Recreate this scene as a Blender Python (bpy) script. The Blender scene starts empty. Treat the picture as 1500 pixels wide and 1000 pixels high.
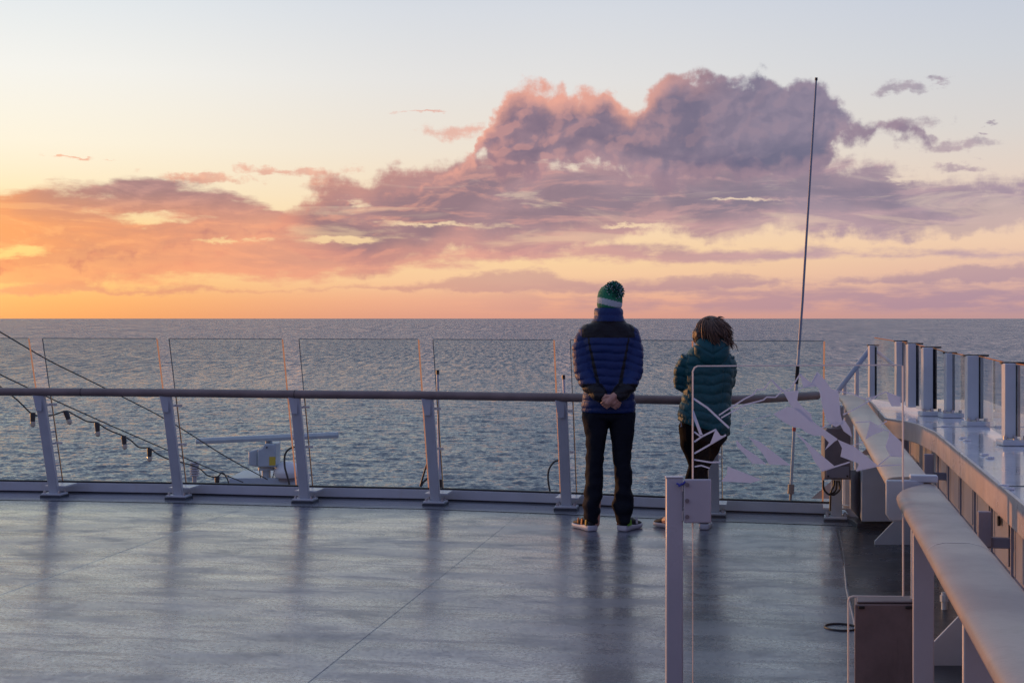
import bpy, bmesh, math, random
import numpy as np
from mathutils import Vector, Matrix, noise
random.seed(7)
SC = bpy.context.scene
COL = SC.collection
F = 2083.33      # focal length in pixels of the 1500 px wide photograph (50 mm)
H = 1.65         # eye height over the deck

# ---------------------------------------------------------------- camera
cam_d = bpy.data.cameras.new("camera"); cam = bpy.data.objects.new("camera", cam_d); COL.objects.link(cam)
cam.location = (0, 0, H); cam.rotation_euler = (math.radians(90), 0, 0)
cam_d.lens = 50; cam_d.sensor_width = 36; cam_d.shift_y = -34/1500
cam_d.clip_start = 0.05; cam_d.clip_end = 120000
SC.camera = cam
SC.view_settings.view_transform = 'Standard'; SC.view_settings.look = 'None'
SC.view_settings.exposure = 0; SC.view_settings.gamma = 1
SC.render.engine = 'CYCLES'
SC.cycles.max_bounces = 8; SC.cycles.transparent_max_bounces = 24
SC.cycles.caustics_reflective = False; SC.cycles.caustics_refractive = False
SC.cycles.sample_clamp_indirect = 4
SUN_AZ, SUN_EL = math.radians(-50), math.radians(2.0)

# ---------------------------------------------------------------- sun
sd = bpy.data.lights.new("sun", 'SUN'); sun = bpy.data.objects.new("sun", sd); COL.objects.link(sun)
sd.energy = 2.3; sd.angle = math.radians(2.5); sd.color = (1.0, 0.40, 0.12)
sdir = Vector((math.sin(SUN_AZ)*math.cos(SUN_EL), math.cos(SUN_AZ)*math.cos(SUN_EL), math.sin(SUN_EL)))
sun.rotation_euler = sdir.to_track_quat('Z', 'Y').to_euler(); sun.location = sdir*50

# ---------------------------------------------------------------- colours / node helpers
def lin(c):
    return tuple(((v/255)/12.92 if v/255 <= .04045 else ((v/255+.055)/1.055)**2.4) for v in c)
class G:
    """small expression builder over a node tree"""
    def __init__(s, nt): s.nt = nt
    def new(s, t, **kw):
        n = s.nt.nodes.new(t)
        for k, v in kw.items(): setattr(n, k, v)
        return n
    def put(s, sock, v):
        if v is None: return
        if isinstance(v, bpy.types.NodeSocket): s.nt.links.new(v, sock)
        else:
            if sock.type == 'RGBA' and not isinstance(v, (int, float)) and len(v) == 3: v = tuple(v)+(1,)
            sock.default_value = v
    def m(s, op, a, b=None, c=None, clamp=False):
        n = s.new('ShaderNodeMath', operation=op); n.use_clamp = clamp
        for i, v in enumerate((a, b, c)):
            if v is not None: s.put(n.inputs[i], v)
        return n.outputs[0]
    def add(s, a, b): return s.m('ADD', a, b)
    def sub(s, a, b): return s.m('SUBTRACT', a, b)
    def mul(s, a, b): return s.m('MULTIPLY', a, b)
    def mad(s, a, b, c): return s.m('MULTIPLY_ADD', a, b, c)
    def rng(s, v, a, b, c=0.0, d=1.0, smooth=True):
        n = s.new('ShaderNodeMapRange'); n.interpolation_type = 'SMOOTHSTEP' if smooth else 'LINEAR'
        for i, q in enumerate((v, a, b, c, d)): s.put(n.inputs[i], q)
        return n.outputs[0]
    def comb(s, x, y, z=0.0):
        n = s.new('ShaderNodeCombineXYZ')
        for i, q in enumerate((x, y, z)): s.put(n.inputs[i], q)
        return n.outputs[0]
    def sep(s, v):
        n = s.new('ShaderNodeSeparateXYZ'); s.put(n.inputs[0], v); return n.outputs
    def noise(s, vec, scale=1, detail=5, rough=.5, dist=0.0, dim='3D', lac=2.0):
        n = s.new('ShaderNodeTexNoise', noise_dimensions=dim)
        s.put(n.inputs['Vector'], vec); s.put(n.inputs['Scale'], scale); s.put(n.inputs['Detail'], detail)
        s.put(n.inputs['Roughness'], rough); s.put(n.inputs['Distortion'], dist); s.put(n.inputs['Lacunarity'], lac)
        return n.outputs
    def ramp(s, v, stops, interp='LINEAR'):
        n = s.new('ShaderNodeValToRGB'); cr = n.color_ramp; cr.interpolation = interp
        while len(cr.elements) < len(stops): cr.elements.new(.5)
        for e, (p, c) in zip(cr.elements, stops):
            e.position = p; e.color = (c if len(c) == 4 else tuple(c)+(1,))
        s.put(n.inputs[0], v); return n.outputs[0]
    def mix(s, f, a, b, mode='MIX'):
        n = s.new('ShaderNodeMix', data_type='RGBA', blend_type=mode); n.clamp_factor = True
        s.put(n.inputs[0], f); s.put(n.inputs[6], a); s.put(n.inputs[7], b); return n.outputs[2]
    def curve(s, v, pts):
        n = s.new('ShaderNodeFloatCurve'); c = n.mapping.curves[0]
        n.mapping.use_clip = False
        c.points[0].location = pts[0]; c.points[1].location = pts[-1]
        for p in pts[1:-1]: c.points.new(*p)
        for p in c.points: p.handle_type = 'AUTO_CLAMPED'
        n.mapping.update(); s.put(n.inputs['Value'], v); return n.outputs[0]
    def vm(s, op, a, b=None):
        n = s.new('ShaderNodeVectorMath', operation=op); s.put(n.inputs[0], a)
        if b is not None:
            if op == 'SCALE': s.put(n.inputs['Scale'], b)
            else: s.put(n.inputs[1], b)
        return n.outputs['Value'] if op in ('LENGTH', 'DOT_PRODUCT') else n.outputs[0]

# ---------------------------------------------------------------- sky (world): gradient + cloud banks laid out in azimuth / elevation
W = bpy.data.worlds.new("World"); SC.world = W; W.use_nodes = True
wt = W.node_tree; wt.nodes.clear()
class GS(G):     # the sky's noises are two-dimensional; the third number only picks another part of the field
    def comb(s, x, y, z=0.0):
        n = s.new('ShaderNodeCombineXYZ'); s.put(n.inputs[0], s.add(x, z*13.7)); s.put(n.inputs[1], s.add(y, z*7.3)); return n.outputs[0]
    def noise(s, vec, scale=1, detail=5, rough=.5, dist=0.0, **k): return G.noise(s, vec, scale, detail, rough, dist, dim='2D')
g = GS(wt)
def U(px): return math.atan((px-750)/F)*F + 750                 # azimuth in units of 1/F rad
def V(px, py): return math.atan((466-py)/F*math.cos(math.atan((px-750)/F)))*F
d = g.new('ShaderNodeTexCoord').outputs['Generated']
dx, dy, dz = g.sep(g.vm('NORMALIZE', d))
az = g.m('ARCTAN2', dx, dy); el = g.m('ARCSINE', dz)
u = g.mad(az, F, 750.0); v = g.mul(el, F)
t = g.m('DIVIDE', v, 600.0, clamp=True)
def sk(stops): return [((466-y)/600, lin(c)) for y, c in stops]
left = g.ramp(t, sk([(466,(250,168,98)),(440,(255,182,106)),(400,(255,206,130)),(350,(255,220,150)),(290,(255,236,196)),(220,(255,245,222)),(120,(247,245,238)),(20,(230,235,238)),(-120,(200,212,226))]))
mid = g.ramp(t, sk([(466,(222,158,138)),(440,(238,176,146)),(410,(248,202,160)),(380,(250,212,164)),(300,(248,222,188)),(220,(238,226,210)),(120,(228,226,224)),(20,(215,219,226)),(-120,(186,198,218))]))
right = g.ramp(t, sk([(466,(186,148,152)),(440,(204,162,160)),(400,(226,184,168)),(360,(238,202,176)),(290,(230,208,192)),(200,(216,211,208)),(100,(205,209,216)),(0,(195,203,218)),(-120,(170,184,210))]))
c = g.mix(g.rng(u, -20.0, 760.0, smooth=True), left, mid)
c = g.mix(g.rng(u, 700.0, 1650.0), c, right)
glow2 = g.m('POWER', 2.718, g.mul(g.add(g.m('POWER', g.mul(g.sub(u, -700.0), 1/480), 2.0), g.m('POWER', g.mul(g.sub(v, 60.0), 1/110), 2.0)), -1.0))
glow = g.m('POWER', 2.718, g.mul(g.add(g.m('POWER', g.mul(g.sub(u, -60.0), 1/230), 2.0), g.m('POWER', g.mul(g.sub(v, 105.0), 1/60), 2.0)), -1.0))
c = g.mix(g.mul(glow, .55), c, lin((255,224,120)))
# high sky and the darker eastern sky behind the viewer
up = g.ramp(g.m('DIVIDE', el, 1.5708, clamp=True), [(0,lin((146,132,162))),(.12,lin((142,140,182))),(.35,lin((128,140,186))),(1,lin((118,134,176)))])
high = g.ramp(g.m('DIVIDE', el, 1.5708, clamp=True), [(0,lin((196,203,220))),(.3,lin((178,188,214))),(1,lin((118,134,176)))])
c = g.mix(g.rng(el, .22, .95), c, high)
absaz = g.m('ABSOLUTE', g.add(az, .5))
c = g.mix(g.rng(absaz, .95, 1.95), c, up)

# cloud fields
U0, UR = -400.0, 2300.0
s_ = g.mad(u, 1/UR, -U0/UR)
P = g.comb(g.mul(u, 1/100), g.mul(v, 1/100), 3.1)
# puffy warp (isotropic) and streaky warp
w1 = g.noise(P, 1.15, 7, .56)
w1x = g.sep(w1['Color'])
w1a = g.mul(g.sub(w1x[0], .5), 1.0); w1b = g.mul(g.sub(w1x[1], .5), 1.0)
Ps = g.comb(g.mul(u, 1/260), g.mul(v, 1/46), 7.7)
w2 = g.sep(g.noise(Ps, 1.0, 7, .58)['Color'])
w3 = g.sep(g.noise(g.comb(g.mul(u, 1/70), g.mul(v, 1/26), 21.0), 1.0, 6, .62)['Color'])
def curve_pts(pts):
    out = []
    for px, py in pts: out.append(((U(px)-U0)/UR, max(V(px, py), 0)/500))
    return out
def band(top, bot, wx, wy, ax, ay, softt, softb):
    """signed depth of a bank given by its upper and lower outline; wx, wy warp noise"""
    ss = g.mad(wx, ax/UR, s_)
    vv = g.mad(wy, ay, v)
    T = g.mul(g.curve(ss, curve_pts(top)), 500.0); B = g.mul(g.curve(ss, curve_pts(bot)), 500.0)
    dt = g.mul(g.sub(T, vv), 1/softt); db = g.mul(g.sub(vv, B), 1/softb)
    return g.m('MINIMUM', dt, db), dt, db
topA = [(-400,466),(690,250),(704,200),(712,178),(728,158),(752,138),(776,134),(800,132),(832,138),(852,152),(874,150),(884,138),(896,138),(906,158),(930,160),(948,146),(965,126),(985,112),(1005,106),(1025,112),(1045,116),(1068,118),(1090,112),(1110,116),(1130,122),(1150,126),(1178,124),(1200,134),(1222,150),(1240,172),(1262,182),(1290,188),(1320,186),(1338,200),(1800,466)]
botA = [(-400,466),(690,248),(718,232),(740,256),(770,252),(800,245),(850,242),(880,250),(930,256),(1000,262),(1100,262),(1170,256),(1205,240),(1228,212),(1262,196),(1290,192),(1338,198),(1800,466)]
topD = [(-400,466),(330,384),(405,350),(430,326),(452,304),(480,290),(505,268),(530,262),(560,266),(590,258),(620,256),(660,252),(700,252),(735,240),(770,240),(850,236),(900,236),(1000,240),(1150,236),(1200,236),(1228,232),(1262,240),(1300,234),(1345,246),(1400,262),(1450,266),(1500,268),(1600,280),(1800,300)]
botD = [(-400,466),(330,382),(430,345),(500,378),(560,386),(640,378),(710,362),(760,372),(850,362),(930,346),(1000,338),(1060,344),(1180,343),(1300,340),(1400,342),(1500,332),(1600,330),(1800,300)]
# rounded billows
def puffs(U_, V_):
    n = g.new('ShaderNodeTexVoronoi', feature='F1', normalize=True, voronoi_dimensions='2D')
    g.put(n.inputs['Vector'], g.comb(g.mad(w1a, .55, g.mul(U_, 1/62)), g.mad(w1b, .55, g.mul(V_, 1/48)), 4.0)); g.put(n.inputs['Detail'], 2.0); g.put(n.inputs['Roughness'], .55)
    n.inputs['Scale'].default_value = 1.0
    return n.outputs['Distance']
pf0 = puffs(u, v); pf1 = puffs(g.sub(u, 9.0), g.add(v, 9.0))
topB = [(-400,330),(-100,292),(0,284),(50,272),(110,262),(150,258),(200,264),(250,254),(330,250),(400,258),(450,276),(474,300),(520,330),(600,345),(700,352),(800,350),(900,352),(1100,346),(1290,350),(1800,352)]
botB = [(-400,400),(-100,392),(0,389),(100,388),(200,385),(300,384),(400,380),(500,383),(600,378),(700,366),(800,360),(900,361),(1100,364),(1290,354),(1800,352)]
topC = [(-400,425),(0,416),(60,412),(95,407),(140,417),(200,420),(280,417),(310,424),(400,425),(500,422),(560,418),(640,412),(700,405),(750,394),(790,395),(830,404),(860,411),(900,415),(1000,408),(1050,403),(1130,409),(1170,416),(1250,407),(1330,397),(1400,390),(1450,386),(1500,385),(1800,378)]
botC = [(-400,430),(0,431),(300,429),(450,427),(600,426),(800,429),(1000,425),(1150,419),(1250,416),(1500,414),(1800,412)]
A, At, Ab = band(topA, botA, w1a, g.add(w1b, g.mul(g.sub(pf0, .3), .8)), 70, 60, 14, 14)
D_, Dt, Db = band(topD, botD, w2[0], g.add(w1b, g.mul(g.sub(w2[2], .5), .9)), 60, 44, 16, 12)
B, Bt, Bb = band(topB, botB, w2[0], w2[1], 150, 40, 14, 10)
C, Ct, Cb = band(topC, botC, g.sub(w3[0], .5), g.sub(w3[2], .5), 60, 30, 9, 6)
# holes: bright gaps inside the banks
uw = g.mad(g.sub(w3[0], .5), 120.0, u); vw = g.mad(g.sub(w3[1], .5), 34.0, v)
def blob(px, py, rx, ry, ax=0, ay=0):
    du = g.mul(g.sub(uw, U(px)), 1/rx); dv = g.mul(g.sub(vw, V(px, py)), 1/ry)
    r = g.m('SQRT', g.add(g.mul(du, du), g.mul(dv, dv)))
    return g.sub(1.0, r)
def umax(lst):
    r = lst[0]
    for q in lst[1:]: r = g.m('MAXIMUM', r, q)
    return r
holes = umax([blob(205,318,75,10), blob(400,300,55,9), blob(330,352,55,4), blob(10,372,70,8), blob(520,300,22,12), blob(830,243,40,5), blob(500,352,60,5), blob(1235,225,26,12), blob(930,330,60,3), blob(1090,292,70,3), blob(1330,262,40,5), blob(640,330,90,5)])
hn = g.noise(Ps, 1.7, 6, .6)['Fac']
holeB = g.rng(g.add(holes, g.mul(g.sub(hn, .5), 2.6)), -.1, .9)
wisps = umax([blob(420,250,110,7), blob(300,260,90,8), blob(668,194,66,14), blob(1395,214,62,10,70,26), blob(1385,118,26,6), blob(1320,128,34,10,70,30), blob(1330,180,62,11), blob(1462,182,14,3), blob(1440,196,9,3), blob(1560,250,60,12), blob(1400,245,60,6), blob(95,228,34,2.5), blob(165,233,14,2), blob(625,162,50,2.5)])
wn = g.noise(P, 3.0, 6, .62)['Fac']
wis = g.rng(g.add(wisps, g.mul(g.sub(wn, .5), 2.2)), .0, .9)
wis = g.mul(wis, .7)
sm = g.noise(P, 2.6, 6, .6)['Fac']
aA = g.mul(g.rng(g.add(A, g.mul(g.sub(sm, .5), 3.6)), -1.0, .5), g.sub(1.0, g.mul(holeB, .6)))
aD = g.mul(g.rng(g.add(D_, g.mul(g.sub(sm, .5), 3.2)), -.9, .7), g.sub(1.0, g.mul(holeB, .85)))
aD = g.mul(aD, g.rng(g.noise(g.comb(g.mul(u, 1/240), g.mul(v, 1/40), 31.0), 1.0, 6, .6, .6)['Fac'], .32, .48, .62, 1.0))
aB = g.mul(g.rng(g.add(B, g.mul(g.sub(w3[0], .5), 3.0)), -1.0, .5), g.sub(1.0, g.mul(holeB, .9)))
aC = g.mul(g.rng(g.add(C, g.mul(g.sub(sm, .5), 1.2)), -.4, .8), g.rng(u, -200.0, 900.0, .8, .62))
veil = g.mul(g.mul(g.rng(v, 66.0, 34.0), g.rng(v, 2.0, 16.0)), g.mul(g.rng(u, 560.0, 1000.0), g.rng(hn, .34, .6)))

# cloud colours: orange on the sunset side, mauve to slate away from it; pink along lit rims and streaks
def az_ramp(cols): return g.ramp(g.m('DIVIDE', g.add(u, 100.0), 1700.0, clamp=True), [(p, lin(c)) for p, c in cols])
base = az_ramp([(0,(250,140,74)),(.10,(238,134,86)),(.22,(208,130,114)),(.36,(166,124,132)),(.52,(146,122,138)),(.72,(138,127,148)),(1,(152,139,160))])
dark = az_ramp([(0,(232,122,80)),(.12,(196,112,100)),(.2,(168,108,112)),(.36,(132,104,122)),(.55,(116,103,126)),(.72,(108,106,132)),(1,(118,114,142))])
lit = az_ramp([(0,(255,184,106)),(.22,(250,164,122)),(.5,(226,162,150)),(.75,(196,160,166)),(1,(192,166,176))])
big = g.noise(g.comb(g.mul(u, 1/210), g.mul(v, 1/95), 11.0), 1.0, 5, .5, .6)['Fac']
cl = g.mix(g.rng(big, .36, .62), dark, base)
streak = g.mul(g.rng(g.noise(g.comb(g.mul(u, 1/330), g.mul(v, 1/34), 5.0), 1.0, 6, .55, .5)['Fac'], .50, .70), g.rng(v, 215.0, 120.0))
cl = g.mix(g.mul(streak, .6), cl, lit)
# relief: noise field sampled again a little toward the sun gives lit and shaded billows
def relief(sc, off, det):
    Q = g.comb(g.mul(g.sub(u, off), 1/100), g.mul(g.add(v, off*.8), 1/100), 3.1)
    return g.sub(g.noise(P, sc, det, .55)['Fac'], g.noise(Q, sc, det, .55)['Fac'])
rel = g.add(relief(.9, 20.0, 4), g.mul(relief(2.4, 7.0, 5), .6))
side = g.rng(u, 1100.0, 650.0, .10, .40)
clD = cl
prel = g.sub(pf1, pf0)
cl = g.mix(g.mul(g.rng(prel, .0, .10), g.mul(side, 1.1)), cl, lit)
cl = g.mix(g.mul(g.rng(prel, .0, -.12), .34), cl, dark)
cl = g.mix(g.mul(g.rng(rel, .03, .22), side), cl, lit)
cl = g.mix(g.mul(g.rng(rel, -.03, -.2), .35), cl, dark)
rim = g.mul(g.mul(g.rng(At, 2.6, .1), g.rng(u, 1080.0, 900.0)), g.rng(v, 150.0, 230.0))
cl = g.mix(g.mul(rim, .75), cl, lin((248,176,152)))
def srelief(sx, sy, ox, oy, seed):
    a_ = g.noise(g.comb(g.mul(u, 1/sx), g.mul(v, 1/sy), seed), 1.0, 6, .6, .3)['Fac']; b_ = g.noise(g.comb(g.mul(g.sub(u, ox), 1/sx), g.mul(g.add(v, oy), 1/sy), seed), 1.0, 6, .6, .3)['Fac']
    return g.sub(a_, b_)
sr = srelief(150, 36, 10.0, 7.0, 2.0)
clD = g.mix(g.mul(g.rng(sr, .0, .16), .45), clD, lit)
clD = g.mix(g.mul(g.rng(sr, .0, -.16), .55), clD, dark)
clD = g.mix(g.mul(g.rng(Db, 4.0, .5), .55), clD, lit)
clD = g.mix(g.mul(g.rng(Dt, 2.4, .2), .35), clD, lit)
bcol = az_ramp([(0,(250,170,100)),(.5,(214,164,160)),(1,(196,168,180))])
clD = g.mix(.14, clD, bcol)
cl = g.mix(g.mul(g.rng(Ab, 2.5, .3), .30), cl, bcol)
clB0 = g.mix(g.mul(g.rng(sr, .0, .16), .45), clD, lit)
clB = g.mix(g.mul(g.rng(Bb, 2.4, .4), .6), clB0, lit)
clB = g.mix(g.mul(g.mul(g.rng(v, 125.0, 190.0), g.rng(u, -60.0, 200.0)), .85), clB, g.mix(g.rng(sr, -.1, .12), lin((140,106,122)), lin((176,132,138))))
clC = g.ramp(g.m('DIVIDE', g.add(u, 100.0), 1700.0, clamp=True), [(0,lin((240,160,112))),(.25,lin((222,150,124))),(.5,lin((196,148,146))),(.75,lin((176,142,156))),(1,lin((158,136,160)))])
c = g.mix(g.mul(veil, .75), c, clC)
c = g.mix(aC, c, clC)
c = g.mix(g.mul(aB, .90), c, clB)
wcol = g.mix(.20, cl, lit)
c = g.mix(wis, c, wcol)
c = g.mix(g.mul(aD, .94), c, clD)
c = g.mix(g.mul(aA, .97), c, cl)
c = g.mix(g.m('MULTIPLY', glow2, 1.0, clamp=True), c, (2.6, 1.15, .42))
bg = g.new('ShaderNodeBackground'); g.put(bg.inputs[0], c); bg.inputs[1].default_value = 1.0
wo = g.new('ShaderNodeOutputWorld'); wt.links.new(bg.outputs[0], wo.inputs[0])
W.cycles.sampling_method = 'MANUAL'; W.cycles.sample_map_resolution = 512

# ---------------------------------------------------------------- materials
def mat(name, col, rough=.5, metal=0.0, spec=.5, var=0.0, vscale=6.0, bump=0.0, bscale=60.0, rvar=0.0, coat=0.0, trans=0.0, stretch=None, stain=None):
    m = bpy.data.materials.new(name); m.use_nodes = True; nt = m.node_tree; g = G(nt)
    b = nt.nodes['Principled BSDF']
    b.inputs['Metallic'].default_value = metal; b.inputs['Roughness'].default_value = rough
    b.inputs['Specular IOR Level'].default_value = spec; b.inputs['Coat Weight'].default_value = coat
    tc = g.new('ShaderNodeTexCoord').outputs['Object']
    if stretch: tc = g.vm('MULTIPLY', tc, stretch)
    c = tuple(col)+(1,)
    if var:
        n = g.noise(tc, vscale, 6, .6)['Fac']
        cc = g.mix(g.rng(n, .3, .7), tuple(x*(1-var) for x in col), tuple(min(1, x*(1+var)) for x in col))
        if stain:
            n2 = g.noise(g.vm('MULTIPLY', tc, (9, 9, 1.2)), 1.0, 5, .65)['Fac']
            cc = g.mix(g.mul(g.rng(n2, .56, .72), stain[1]), cc, stain[0])
        g.put(b.inputs['Base Color'], cc)
    else: b.inputs['Base Color'].default_value = c
    if rvar:
        g.put(b.inputs['Roughness'], g.rng(g.noise(tc, vscale*.7, 5, .6)['Fac'], .3, .7, rough-rvar, rough+rvar))
    if bump:
        bn = g.new('ShaderNodeBump'); bn.inputs['Strength'].default_value = bump; bn.inputs['Distance'].default_value = .01
        g.put(bn.inputs['Height'], g.noise(tc, bscale, 4, .6)['Fac']); nt.links.new(bn.outputs[0], b.inputs['Normal'])
    return m
M = {}
M['white'] = mat('white_paint', (.44,.42,.45), .34, var=.05, vscale=3, bump=.06, bscale=25, rvar=.1, stain=((.42,.33,.25), .22))
M['post'] = mat('railing_paint', (.50,.535,.575), .38, var=.05, vscale=5, bump=.05, bscale=30, rvar=.1, stain=((.4,.3,.22), .15))
M['rail'] = mat('brown_handrail', (.20,.15,.14), .42, var=.18, vscale=4, bump=.06, bscale=80, rvar=.1)
M['rail_near'] = mat('warm_grey_handrail', (.30,.245,.22), .42, var=.08, vscale=3, bump=.08, bscale=70, rvar=.1, stain=((.20,.16,.14), .35))
M['cream'] = mat('cream_handrail', (.45,.36,.29), .42, var=.06, vscale=2.2, bump=.05, bscale=60, rvar=.1, stain=((.40,.33,.28), .30))
M['bulwark'] = mat('bulwark_paint', (.25,.27,.35), .5, var=.1, vscale=2, bump=.08, bscale=12, stain=((.28,.20,.16), .35))
M['shelf'] = mat('glossy_white_paint', (.60,.62,.68), .16, var=.06, vscale=2.5, bump=.10, bscale=4, rvar=.08, coat=.4)
M['steel'] = mat('bare_steel', (.5,.5,.52), .3, metal=.9, var=.1, vscale=30)
M['black'] = mat('black_rubber', (.012,.012,.015), .45)
M['seal'] = mat('black_seal', (.004,.004,.006), .8, spec=.2)
M['greybox'] = mat('grey_box_paint', (.19,.16,.165), .5, var=.08, vscale=6, bump=.05, bscale=90)
M['bin'] = mat('brown_panel', (.21,.155,.145), .55, var=.14, vscale=7, bump=.08, bscale=40, stain=((.09,.07,.06), .5))
M['radar'] = mat('pale_blue_grey_paint', (.42,.50,.56), .45, var=.05)
M['yellow'] = mat('yellow_label', (.60,.46,.03), .5)
M['dome'] = mat('dome_plastic', (.75,.76,.78), .4)
M['darkbase'] = mat('dark_base_colour', (.035,.045,.06), .35, var=.2, vscale=8)
M['cable'] = mat('black_cable', (.01,.01,.012), .5)
M['bulb'] = mat('dull_bulb', (.42,.40,.34), .15)
M['decal'] = None
M['blue'] = mat('blue_string', (.05,.06,.35), .7)
M['red'] = mat('red_band', (.5,.05,.04), .5)
M['antenna'] = mat('antenna_fibreglass', (.34,.42,.52), .4, var=.06)

def glass_mat(name, tint, edge=False, refl=1.0, dirt=.035):
    m = bpy.data.materials.new(name); m.use_nodes = True; nt = m.node_tree; nt.nodes.clear(); g = G(nt)
    tr = g.new('ShaderNodeBsdfTransparent'); tr.inputs[0].default_value = tuple(tint)+(1,)
    gl = g.new('ShaderNodeBsdfGlossy'); gl.inputs['Roughness'].default_value = .015; gl.inputs[0].default_value = (.9,.95,.95,1)
    fr = g.new('ShaderNodeFresnel'); g.put(fr.inputs[0], g.rng(g.new('ShaderNodeNewGeometry').outputs['Backfacing'], 0.0, 1.0, 1.5, 1/1.5, smooth=False))
    f = g.m('MULTIPLY', fr.outputs[0], refl, clamp=True)
    mx = g.new('ShaderNodeMixShader'); g.put(mx.inputs[0], f)
    nt.links.new(tr.outputs[0], mx.inputs[1]); nt.links.new(gl.outputs[0], mx.inputs[2])
    if dirt == 0:
        o = g.new('ShaderNodeOutputMaterial'); nt.links.new(mx.outputs[0], o.inputs[0]); return m
    df = g.new('ShaderNodeBsdfDiffuse'); df.inputs[0].default_value = (.7,.68,.66,1)
    tc = g.new('ShaderNodeTexCoord').outputs['Object']
    sp = g.rng(g.noise(tc, 70, 3, .7)['Fac'], .66, .76)
    sm = g.rng(g.noise(tc, 2.5, 5, .6)['Fac'], .35, .75)
    dm = g.mul(g.add(g.mul(sm, dirt), g.mul(sp, dirt*2.5)), 1.0)
    m2 = g.new('ShaderNodeMixShader'); g.put(m2.inputs[0], dm)
    nt.links.new(mx.outputs[0], m2.inputs[1]); nt.links.new(df.outputs[0], m2.inputs[2])
    o = g.new('ShaderNodeOutputMaterial'); nt.links.new(m2.outputs[0], o.inputs[0]); return m
M['glass'] = glass_mat('railing_glass', (.90,.97,.945), refl=1.0, dirt=.02)
M['gateglass'] = glass_mat('gate_glass', (.93,.975,.965), refl=.4, dirt=0)
M['screenglass'] = glass_mat('screen_glass', (.82,.88,.87), refl=1.0, dirt=.20)
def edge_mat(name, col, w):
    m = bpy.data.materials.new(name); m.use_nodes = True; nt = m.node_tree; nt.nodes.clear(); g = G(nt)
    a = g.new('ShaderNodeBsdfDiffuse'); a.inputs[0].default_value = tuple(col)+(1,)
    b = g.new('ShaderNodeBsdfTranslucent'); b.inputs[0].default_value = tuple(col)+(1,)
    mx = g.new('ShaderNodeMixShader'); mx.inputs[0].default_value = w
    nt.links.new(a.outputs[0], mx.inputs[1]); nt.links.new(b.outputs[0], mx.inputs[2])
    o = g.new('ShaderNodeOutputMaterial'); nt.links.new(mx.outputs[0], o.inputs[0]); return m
M['decal'] = edge_mat('frosted_decal', (.76,.80,.90), .22)
nt_ = M['decal'].node_tree; g_ = G(nt_); o_ = [n for n in nt_.nodes if n.type == 'OUTPUT_MATERIAL'][0]; src_ = o_.inputs[0].links[0].from_socket
tr_ = g_.new('ShaderNodeBsdfTransparent'); mx_ = g_.new('ShaderNodeMixShader'); mx_.inputs[0].default_value = .22; nt_.links.new(src_, mx_.inputs[1]); nt_.links.new(tr_.outputs[0], mx_.inputs[2]); nt_.links.new(mx_.outputs[0], o_.inputs[0])
M['gate_edge'] = edge_mat('gate_glass_edge', (.85,.80,.76), .4)
M['edge'] = edge_mat('sun_orange_glass_edge', (.97,.58,.30), .88)  # sunlight guided to the glass edge is put into this orange
M['edge_dark'] = edge_mat('dark_glass_edge', (.24,.28,.28), .3)  # darker colour for the edges that the sun leaves unlit

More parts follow.
